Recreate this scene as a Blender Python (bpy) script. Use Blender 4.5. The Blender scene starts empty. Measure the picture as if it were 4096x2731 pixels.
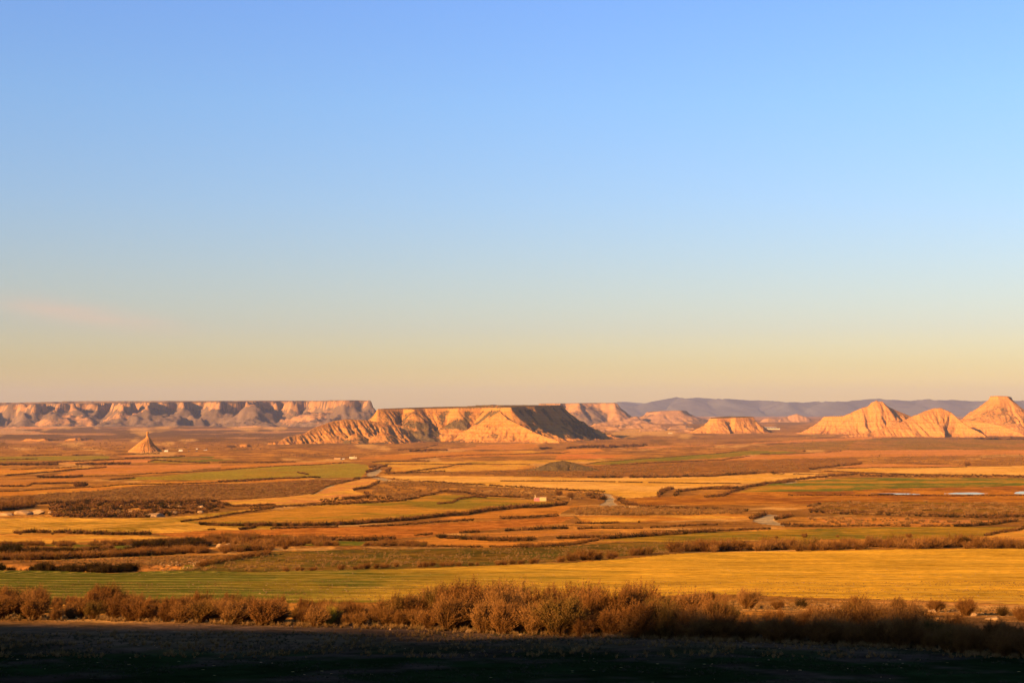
import bpy, math, random
import numpy as np
from mathutils import Matrix, Vector, Euler

# ------------------------------------------------------------------ camera, sky, sun, exposure
scene = bpy.context.scene
COL = scene.collection
F = 5690.0                      # focal length in pixels of the 4096 px wide photograph
CX, CY, HZ = 2048.0, 1365.5, 1640.0
PITCH = math.atan((HZ - CY) / F)
cam_d = bpy.data.cameras.new("camera")
cam = bpy.data.objects.new("camera", cam_d)
COL.objects.link(cam)
cam_d.sensor_width = 36.0
cam_d.lens = F / 4096.0 * 36.0
cam_d.clip_start = 0.5
cam_d.clip_end = 150000.0
cam.location = (0, 0, 0)
cam.rotation_euler = (math.pi / 2 + PITCH, 0, 0)
scene.camera = cam

SUN_EL = math.radians(18.0)
SUN_AZ = math.radians(48.0)     # the light travels forward and to the right, this far off straight ahead
TO_SUN = np.array([-math.sin(SUN_AZ) * math.cos(SUN_EL), -math.cos(SUN_AZ) * math.cos(SUN_EL), math.sin(SUN_EL)])

world = bpy.data.worlds.new("World")
scene.world = world
world.use_nodes = True
wn, wl = world.node_tree.nodes, world.node_tree.links
for n in list(wn):
    wn.remove(n)
w_out = wn.new("ShaderNodeOutputWorld")
w_bg = wn.new("ShaderNodeBackground")
w_bg.inputs["Strength"].default_value = 0.056
sky = wn.new("ShaderNodeTexSky")
sky.sky_type = 'NISHITA'
sky.sun_disc = False
sky.sun_elevation = SUN_EL
# Nishita: rotation 0 puts the sun on +Y and grows towards +X
sky.sun_rotation = math.atan2(TO_SUN[0], TO_SUN[1])
sky.altitude = 300
sky.air_density = 1.0
sky.dust_density = 1.0
sky.ozone_density = 1.0
w_tc = wn.new("ShaderNodeTexCoord")
w_sep = wn.new("ShaderNodeSeparateXYZ"); wl.new(w_tc.outputs["Generated"], w_sep.inputs[0])
w_mr = wn.new("ShaderNodeMapRange"); wl.new(w_sep.outputs["Z"], w_mr.inputs[0])
w_mr.inputs[1].default_value = 0.0; w_mr.inputs[2].default_value = 1.0
w_ramp = wn.new("ShaderNodeValToRGB"); wl.new(w_mr.outputs[0], w_ramp.inputs[0])
SKY_TINT = [(0.0, (1.34, .93, .47)), (.0088, (1.17, .85, .44)), (.0298, (.90, .715, .475)), (.0562, (.785, .69, .655)), (.0912, (.775, .745, .78)),
            (.1433, (.745, .83, 1.0)), (.2113, (.725, .92, 1.20)), (.2799, (.70, .93, 1.37)), (.30, (.69, .93, 1.38)), (1.0, (.46, .66, 1.15))]
_e = w_ramp.color_ramp.elements
_e[0].position = 0.0; _e[0].color = tuple(c / 1.4 for c in SKY_TINT[0][1]) + (1,)
_e[1].position = SKY_TINT[-1][0]; _e[1].color = tuple(c / 1.4 for c in SKY_TINT[-1][1]) + (1,)
for _z, _c in SKY_TINT[1:-1]:
    _n = _e.new(_z); _n.color = tuple(c / 1.4 for c in _c) + (1,)
w_mix = wn.new("ShaderNodeMix"); w_mix.data_type = 'RGBA'; w_mix.blend_type = 'MULTIPLY'; w_mix.inputs[0].default_value = 1.0
wl.new(sky.outputs[0], w_mix.inputs[6]); wl.new(w_ramp.outputs[0], w_mix.inputs[7])
# a faint rosy wisp low on the left
w_dx = wn.new("ShaderNodeMath"); w_dx.operation = 'DIVIDE'; wl.new(w_sep.outputs["X"], w_dx.inputs[0]); wl.new(w_sep.outputs["Y"], w_dx.inputs[1])
def wmath(op, a, b):
    m = wn.new("ShaderNodeMath"); m.operation = op
    for k, v in ((0, a), (1, b)):
        if isinstance(v, (int, float)): m.inputs[k].default_value = v
        else: wl.new(v, m.inputs[k])
    return m.outputs[0]
w_u = wmath('POWER', wmath('ABSOLUTE', wmath('DIVIDE', wmath('ADD', w_dx.outputs[0], .305), .055), 0), 2)
w_v = wmath('POWER', wmath('ABSOLUTE', wmath('DIVIDE', wmath('SUBTRACT', wmath('ADD', w_sep.outputs["Z"], wmath('MULTIPLY', w_dx.outputs[0], .12)), .028), .0075), 0), 2)
w_map = wn.new("ShaderNodeMapping"); w_map.inputs["Scale"].default_value = (14, 14, 90); wl.new(w_tc.outputs["Generated"], w_map.inputs[0])
w_no = wn.new("ShaderNodeTexNoise"); w_no.inputs["Scale"].default_value = 1.0; w_no.inputs["Detail"].default_value = 6; wl.new(w_map.outputs[0], w_no.inputs["Vector"])
w_mask = wmath('MULTIPLY', wmath('POWER', 2.718, wmath('MULTIPLY', wmath('ADD', w_u, w_v), -1)), wmath('MULTIPLY', w_no.outputs["Fac"], .95))
w_front = wmath('GREATER_THAN', w_sep.outputs["Y"], 0.0)
w_cl = wn.new("ShaderNodeMix"); w_cl.data_type = 'RGBA'; wl.new(wmath('MULTIPLY', w_mask, w_front), w_cl.inputs[0])
wl.new(w_mix.outputs[2], w_cl.inputs[6]); w_cl.inputs[7].default_value = (3.6, 2.35, 1.75, 1)
wl.new(w_cl.outputs[2], w_bg.inputs["Color"])
wl.new(w_bg.outputs["Background"], w_out.inputs["Surface"])

sun_d = bpy.data.lights.new("sun", 'SUN')
sun_d.energy = 5.0
sun_d.color = (1.0, 0.55, 0.18)
sun_d.angle = math.radians(0.6)
sun = bpy.data.objects.new("sun", sun_d)
COL.objects.link(sun)
sun.rotation_euler = Vector(TO_SUN).to_track_quat('Z', 'Y').to_euler()

vs = scene.view_settings
vs.view_transform = 'Standard'
vs.look = 'None'
vs.gamma = 1.0
vs.exposure = 2.07
vs.use_curve_mapping = False
scene.cycles.use_denoising = True
scene.cycles.max_bounces = 6
scene.cycles.volume_bounces = 1

# ------------------------------------------------------------------ noise
def _hash(ix, iy, seed):
    h = (ix.astype(np.int64) * 374761393 + iy.astype(np.int64) * 668265263 + seed * 1442695041) & 0xFFFFFFFF
    h = ((h ^ (h >> 13)) * 1274126177) & 0xFFFFFFFF
    h = h ^ (h >> 16)
    return h

def perlin(x, y, seed=0):
    x = np.asarray(x, float); y = np.asarray(y, float)
    x0 = np.floor(x); y0 = np.floor(y)
    fx = x - x0; fy = y - y0
    u = fx * fx * fx * (fx * (fx * 6 - 15) + 10); v = fy * fy * fy * (fy * (fy * 6 - 15) + 10)
    def g(dx, dy):
        a = _hash(x0 + dx, y0 + dy, seed) * (2 * math.pi / 4294967296.0)
        return np.cos(a) * (fx - dx) + np.sin(a) * (fy - dy)
    return 1.5 * ((g(0, 0) * (1 - u) + g(1, 0) * u) * (1 - v) + (g(0, 1) * (1 - u) + g(1, 1) * u) * v)

def fbm(x, y, oct=4, seed=0, gain=0.5):
    s = 0; a = 1.0; f = 1.0; t = 0
    for k in range(oct):
        s = s + a * perlin(x * f + 17.3 * k, y * f - 9.1 * k, seed + k); t += a
        a *= gain; f *= 2.03
    return s / t

def ridged(x, y, oct=3, seed=0):
    s = 0; a = 1.0; f = 1.0; t = 0
    for k in range(oct):
        s = s + a * (1 - np.abs(perlin(x * f + 5.7 * k, y * f + 3.1 * k, seed + k)) * 1.8); t += a
        a *= 0.5; f *= 2.1
    return s / t

def sstep(a, b, x):
    t = np.clip((x - a) / (b - a), 0, 1)
    return t * t * (3 - 2 * t)

# ------------------------------------------------------------------ from the photograph's pixels to places
def slope_of(py):
    v = (CY - np.asarray(py, float)) / F
    return (math.sin(PITCH) + v * math.cos(PITCH)) / (math.cos(PITCH) - v * math.sin(PITCH))

def place(px, py, d):
    """the point at forward distance d seen at pixel (px, py)"""
    v = (CY - py) / F
    dy = math.cos(PITCH) - v * math.sin(PITCH)
    return np.array([(px - CX) / F / dy * d, d, (math.sin(PITCH) + v * math.cos(PITCH)) / dy * d])

T_D = np.array([36, 54, 90, 150, 215, 300, 430, 570, 780, 1080, 1550, 2250, 3300, 4300, 6200, 9000, 12500, 20000, 45000.])
T_PY = np.array([2731, 2500, 2372, 2285, 2230, 2160 + 12, 2112, 2058, 2002, 1950, 1900, 1850, 1808, 1780, 1742, 1711, 1691, 1671, 1656.])
_ld = np.linspace(math.log(20), math.log(60000), 1200)
_py = np.interp(_ld, np.log(T_D), T_PY, left=np.nan)
_sl0 = (2731 - 2500) / (math.log(36) - math.log(54))
_py = np.where(np.isnan(_py), 2731 + _sl0 * (_ld - math.log(36)), _py)
_k = np.exp(-0.5 * (np.arange(-60, 61) / 22.0) ** 2); _k /= _k.sum()
_pys = np.convolve(np.pad(_py, 60, mode='edge'), _k, mode='valid')
_pys = np.where(_ld < math.log(40), _py, _pys)
_drop = -slope_of(_pys) * np.exp(_ld)

def drop(d):
    return np.interp(np.log(np.maximum(d, 20.0)), _ld, _drop)

def ground_at(px, py):
    """where the ray through a pixel meets the smooth base terrain"""
    d = math.exp(np.interp(-py, -_pys[60:], _ld[60:]))
    p = place(px, py, d)
    return p[0], p[1]

# ------------------------------------------------------------------ terrain height
POND_Z = -54.2
POND = [[(190, 926), (215, 924), (243, 923), (243, 928), (215, 930)], [(219, 924), (236, 921), (270, 922), (266, 931), (248, 935), (231, 930)],
        [(275, 923), (300, 921), (310, 928), (307, 944), (294, 943), (284, 932)], [(324, 924), (400, 921), (400, 958), (338, 956)]]
POND_X0, POND_X1, POND_Y0, POND_Y1 = 190, 400, 921, 958
D0 = float(drop(30.0))
# crest lines of the hill behind and beside the camera, traced back from where its shadow ends
def crest_from(pts, L):
    out = []
    fine = []
    for (a, b) in zip(pts[:-1], pts[1:]):
        k = max(1, int((b[0] - a[0]) / 45))
        fine += [tuple(a[i] + (b[i] - a[i]) * j / k for i in range(3)) for j in range(k)]
    pts = [(p, q, r + .16 * math.sin(p * .013) * math.sin(p * .0051 + 1) + .10 * math.sin(p * .047) + .05 * math.sin(p * .11)) for p, q, r in fine + [pts[-1]]]
    for px, py, dz in pts:
        x, y = ground_at(px, py)
        z = -float(drop(y)) + dz
        s = TO_SUN / math.hypot(TO_SUN[0], TO_SUN[1])
        out.append((x + s[0] * L, y + s[1] * L, z + s[2] * L))
    return np.array(out)

SHADE_A = crest_from([(-900, 2493, 0.0), (-100, 2500, .02), (500, 2516, .02), (900, 2526, 0.03), (1450, 2532, 0.2), (1650, 2560, 0.02), (2000, 2574, 0.0), (2400, 2578, 0.06),
                      (2650, 2564, 0.45), (2850, 2566, 1.1), (3000, 2570, 1.35), (3500, 2590, 1.7), (4096, 2620, 2.0), (5200, 2680, 2.6)], 150.0)

def seg_dist(x, y, pts, closed=False):
    """distance to a polyline, arc length of the nearest point, interpolated extra columns"""
    n = len(pts)
    best = np.full(x.shape, 1e18); bs = np.zeros(x.shape); bi = np.zeros(x.shape, int); bt = np.zeros(x.shape)
    acc = 0.0
    for i in range(n if closed else n - 1):
        a, b = pts[i], pts[(i + 1) % n]
        dx, dy = b[0] - a[0], b[1] - a[1]
        L2 = dx * dx + dy * dy + 1e-12
        t = np.clip(((x - a[0]) * dx + (y - a[1]) * dy) / L2, 0, 1)
        d = (x - a[0] - t * dx) ** 2 + (y - a[1] - t * dy) ** 2
        m = d < best
        best = np.where(m, d, best); bs = np.where(m, acc + t * math.sqrt(L2), bs); bi = np.where(m, i, bi); bt = np.where(m, t, bt)
        acc += math.sqrt(L2)
    return np.sqrt(best), bs, bi, bt

def in_poly(x, y, pts):
    c = np.zeros(x.shape, bool)
    n = len(pts)
    for i in range(n):
        x1, y1 = pts[i][0], pts[i][1]; x2, y2 = pts[(i + 1) % n][0], pts[(i + 1) % n][1]
        if y1 == y2:
            continue
        m = ((y1 > y) != (y2 > y)) & (x < (x2 - x1) * (y - y1) / (y2 - y1) + x1)
        c ^= m
    return c

def hill_from_crest(x, y, crest, half):
    d, s, i, t = seg_dist(x, y, crest)
    z = crest[i, 2] * (1 - t) + crest[np.minimum(i + 1, len(crest) - 1), 2] * t
    L = s
    return z, d / half, L

GULLY = [[ground_at(*p) for p in ((-200, 2215), (120, 2216), (330, 2212), (520, 2200), (700, 2192))],
         [ground_at(*p) for p in ((-200, 2262), (100, 2266), (300, 2272), (460, 2276), (600, 2266))]]
MOUNDS = [  # px, py of the foot, half width px, height px, depth factor
    (600, 2046, 260, 14, .4), (300, 2046, 150, 6, .4),
    (1350, 2190, 500, 8, .2), (2650, 2120, 500, 6, .2),
]

def terrain(x, y):
    x = np.asarray(x, float); y = np.asarray(y, float)
    z = -drop(y)
    near = np.interp(y, [-40, 0, 10, 20, 30], [0.0, -1.7, -3.0, -4.4, -D0])
    w = sstep(20, 30, y)
    z = np.where(y < 30, near * (1 - w) + z * w, z)
    # beyond the far plateau the land keeps level
    dist = np.maximum(np.hypot(x, y), 5)
    # gentle undulation, its size growing with distance
    for lam, amp, sd in ((14, .10, 3), (45, .30, 5), (160, .8, 7), (520, 2.0, 9), (1700, 4.0, 11)):
        fade = sstep(lam * 0.8, lam * 3.0, dist) * (1 - sstep(lam * 90, lam * 220, dist))
        amp2 = amp * (0.3 + 0.7 * sstep(lam * 1.5, lam * 8, dist))
        z = z + amp2 * fade * perlin(x / lam, y / lam, sd)
    # badland relief far out, low clay mounds and runnels
    m = sstep(3600, 5200, dist) * (1 - sstep(14000, 22000, dist))
    z = z + m * 7.0 * np.maximum(0, fbm(x / 420, y / 520, 4, 21) - 0.12) * 2.2
    for g, (wd, dp) in zip(GULLY, ((9.0, 4.6), (8.0, 4.4))):
        d, s, i, t = seg_dist(x, y, g)
        z = z - dp * (1 - sstep(wd * .35, wd, d))
    for px, py, hw, hp, df in MOUNDS:
        mx, my = ground_at(px, py)
        sc = my / F
        r = np.hypot((x - mx) / (hw * sc), (y - my - hw * sc * df) / (hw * sc * max(df, .35)))
        z = z + hp * sc * np.clip(1 - r ** 2, 0, 1) ** 1.5 * (1 + .35 * fbm(x / (hw * sc * .3), y / (hw * sc * .3), 3, 31))
    # the shallow pond basin
    near_p = (x > POND_X0 - 80) & (x < POND_X1 + 80) & (y > POND_Y0 - 80) & (y < POND_Y1 + 120)
    if near_p.any():
        dd = np.full(x.shape, 1e9)
        for pp in POND:
            d, _s, _i, _t = seg_dist(x, y, pp, True)
            dd = np.minimum(dd, np.where(in_poly(x + 2 * perlin(x / 6, y / 6, 91), y + 2 * perlin(x / 7, y / 5, 92), pp), -d, d))
        zp = POND_Z + np.clip(dd * .035, -.5, .45) + .0
        wgt = 1 - sstep(14, 60, dd)
        z = np.where(near_p, z * (1 - wgt) + zp * wgt, z)
    # the hill behind the camera whose shadow covers the foreground, and its shoulder to the left
    for crest, half, lim in ((SHADE_A, 24.0, 0),):
        zc, q, s = hill_from_crest(x, y, crest, half)
        tot = np.sum(np.hypot(np.diff(crest[:, 0]), np.diff(crest[:, 1])))
        wgt = np.exp(-q * q * 1.1)
        if lim == 0:
            keep = 1 - sstep(-6, 14, x + 0 * y) * 1.0
            keep = np.where(y > 10, keep * (1 - sstep(10, 30, y)), keep)
            wgt = wgt * np.clip(keep, 0, 1)
        else:
            wgt = wgt * (1 - sstep(-0.42, -0.37, x / np.maximum(y, 1.0)))
        z = np.where(y < 400, z * (1 - wgt) + zc * wgt, z)
    return z

# ------------------------------------------------------------------ tags and meshes
def tag(o, label=None, cat=None, group=None, kind=None):
    if label: o["label"] = label
    if cat: o["category"] = cat
    if group: o["group"] = group
    if kind: o["kind"] = kind
    return o

def mesh_obj(name, co, faces, mat=None, parent=None, smooth=True, mats=None, midx=None):
    me = bpy.data.meshes.new(name)
    co = np.asarray(co, np.float32)
    fa = faces if isinstance(faces, np.ndarray) else None
    if fa is not None:
        k = fa.shape[1]
        me.vertices.add(len(co)); me.vertices.foreach_set("co", co.ravel())
        me.loops.add(fa.size); me.loops.foreach_set("vertex_index", fa.astype(np.int32).ravel())
        me.polygons.add(len(fa)); me.polygons.foreach_set("loop_start", np.arange(0, fa.size, k, dtype=np.int32))
        me.update(calc_edges=True)
    else:
        me.from_pydata([tuple(c) for c in co], [], faces)
    if smooth:
        me.polygons.foreach_set("use_smooth", np.ones(len(me.polygons), bool))
    else:
        me.polygons.foreach_set("use_smooth", np.zeros(len(me.polygons), bool))
    for m in (mats or ([mat] if mat else [])):
        me.materials.append(m)
    if midx is not None:
        me.polygons.foreach_set("material_index", np.asarray(midx, np.int32))
    me.validate()
    o = bpy.data.objects.new(name, me)
    COL.objects.link(o)
    if parent: o.parent = parent
    return o

def attr_f(me, name, vals):
    a = me.attributes.new(name, 'FLOAT', 'POINT'); a.data.foreach_set("value", np.asarray(vals, np.float32))

def attr_c(me, name, rgb):
    a = me.attributes.new(name, 'FLOAT_COLOR', 'POINT')
    c = np.ones((len(rgb), 4), np.float32); c[:, :3] = rgb
    a.data.foreach_set("color", c.ravel())

# ------------------------------------------------------------------ materials
def srgb(r, g, b):
    return np.array([((c / 255 + .055) / 1.055) ** 2.4 if c > 10 else c / 255 / 12.92 for c in (r, g, b)])

# reflectance of a flat sunlit thing from its colour in the photograph: divide by the light that falls on flat ground
K_FLAT = np.array([1.90, 1.42, 1.50])
def refl(r, g, b, k=1.0):
    return np.clip(srgb(r, g, b) / K_FLAT * k, 0.01, 0.75)

class NT:
    def __init__(self, name):
        self.m = bpy.data.materials.new(name); self.m.use_nodes = True
        self.n = self.m.node_tree.nodes; self.l = self.m.node_tree.links
        for x in list(self.n): self.n.remove(x)
        self.out = self.n.new("ShaderNodeOutputMaterial")
        self.b = self.n.new("ShaderNodeBsdfPrincipled")
        self.b.inputs["Roughness"].default_value = 0.95
        self.b.inputs["Specular IOR Level"].default_value = 0.0
        self.l.new(self.b.outputs[0], self.out.inputs[0])
    def link(self, a, b): self.l.new(a, b)
    def _set(self, sock, v):
        if hasattr(v, "is_output") or isinstance(v, bpy.types.NodeSocket): self.l.new(v, sock)
        elif isinstance(v, (tuple, list, np.ndarray)):
            v = tuple(float(q) for q in v)
            sock.default_value = v if len(v) == len(sock.default_value) else v + (1.0,)
        else: sock.default_value = v
    def attr(self, name, out="Fac"):
        a = self.n.new("ShaderNodeAttribute"); a.attribute_name = name; return a.outputs[out]
    def pos(self):
        return self.n.new("ShaderNodeNewGeometry").outputs["Position"]
    def mapping(self, v, scale=(1, 1, 1), rot=(0, 0, 0)):
        a = self.n.new("ShaderNodeMapping"); self.l.new(v, a.inputs[0]); a.inputs["Scale"].default_value = scale; a.inputs["Rotation"].default_value = rot
        return a.outputs[0]
    def noise(self, v, scale, detail=4, rough=.55, dist=0.0):
        a = self.n.new("ShaderNodeTexNoise"); self.l.new(v, a.inputs["Vector"])
        a.inputs["Scale"].default_value = scale; a.inputs["Detail"].default_value = detail; a.inputs["Roughness"].default_value = rough
        a.inputs["Distortion"].default_value = dist
        return a.outputs["Fac"]
    def vor(self, v, scale, feature='F1'):
        a = self.n.new("ShaderNodeTexVoronoi"); self.l.new(v, a.inputs["Vector"]); a.inputs["Scale"].default_value = scale; a.feature = feature
        return a.outputs["Distance"]
    def ramp(self, f, stops):
        a = self.n.new("ShaderNodeValToRGB"); self.l.new(f, a.inputs[0])
        e = a.color_ramp.elements
        while len(e) > 1: e.remove(e[-1])
        for i, (p, c) in enumerate(stops):
            el = e[0] if i == 0 else e.new(p)
            el.position = p
            c = (c, c, c) if np.isscalar(c) else tuple(float(q) for q in c)
            el.color = c + (1.0,)
        return a.outputs[0]
    def rng(self, f, a0, a1, b0, b1, clamp=True):
        a = self.n.new("ShaderNodeMapRange"); self._set(a.inputs[0], f); a.clamp = clamp
        for i, v in enumerate((a0, a1, b0, b1)): a.inputs[1 + i].default_value = v
        return a.outputs[0]
    def math(self, op, a, b=0.0):
        m = self.n.new("ShaderNodeMath"); m.operation = op; self._set(m.inputs[0], a); self._set(m.inputs[1], b); return m.outputs[0]
    def mix(self, f, a, b, mode='MIX'):
        m = self.n.new("ShaderNodeMix"); m.data_type = 'RGBA'; m.blend_type = mode
        self._set(m.inputs[0], f); self._set(m.inputs[6], a); self._set(m.inputs[7], b); return m.outputs[2]
    def bump(self, h, strength=.5, dist=1.0, prev=None):
        b = self.n.new("ShaderNodeBump"); self.l.new(h, b.inputs["Height"]); b.inputs["Strength"].default_value = strength; b.inputs["Distance"].default_value = dist
        if prev is not None: self.l.new(prev, b.inputs["Normal"])
        return b.outputs[0]
    def base(self, c): self._set(self.b.inputs["Base Color"], c)
    def normal(self, v): self.l.new(v, self.b.inputs["Normal"])

def plain(name, col, rough=.9, spec=.0, metal=0.0, noise=0.0, nscale=5.0):
    t = NT(name)
    t.b.inputs["Roughness"].default_value = rough; t.b.inputs["Specular IOR Level"].default_value = spec; t.b.inputs["Metallic"].default_value = metal
    if noise:
        n = t.noise(t.pos(), nscale, 5)
        t.base(t.mix(t.rng(n, .3, .7, 0, 1), tuple(np.array(col) * (1 - noise)), tuple(np.minimum(np.array(col) * (1 + noise), .9))))
    else: t.base(col)
    return t.m
# ------------------------------------------------------------------ the fields (corners given as seen from the camera, turned into places on the plain)
C_GOLD = refl(232, 150, 55); C_ORANGE = refl(210, 120, 44); C_PINK = refl(222, 128, 66); C_PALE = refl(250, 165, 78)
C_OLIVE = refl(168, 112, 32); C_GREEN = refl(112, 100, 22); C_SCRUB = refl(150, 84, 40); C_DARK = refl(112, 66, 30)
C_ROAD = refl(196, 146, 102); C_ROAD2 = refl(170, 132, 100)
C_MARSH = refl(168, 78, 22); C_TAN = refl(206, 140, 92)
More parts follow.
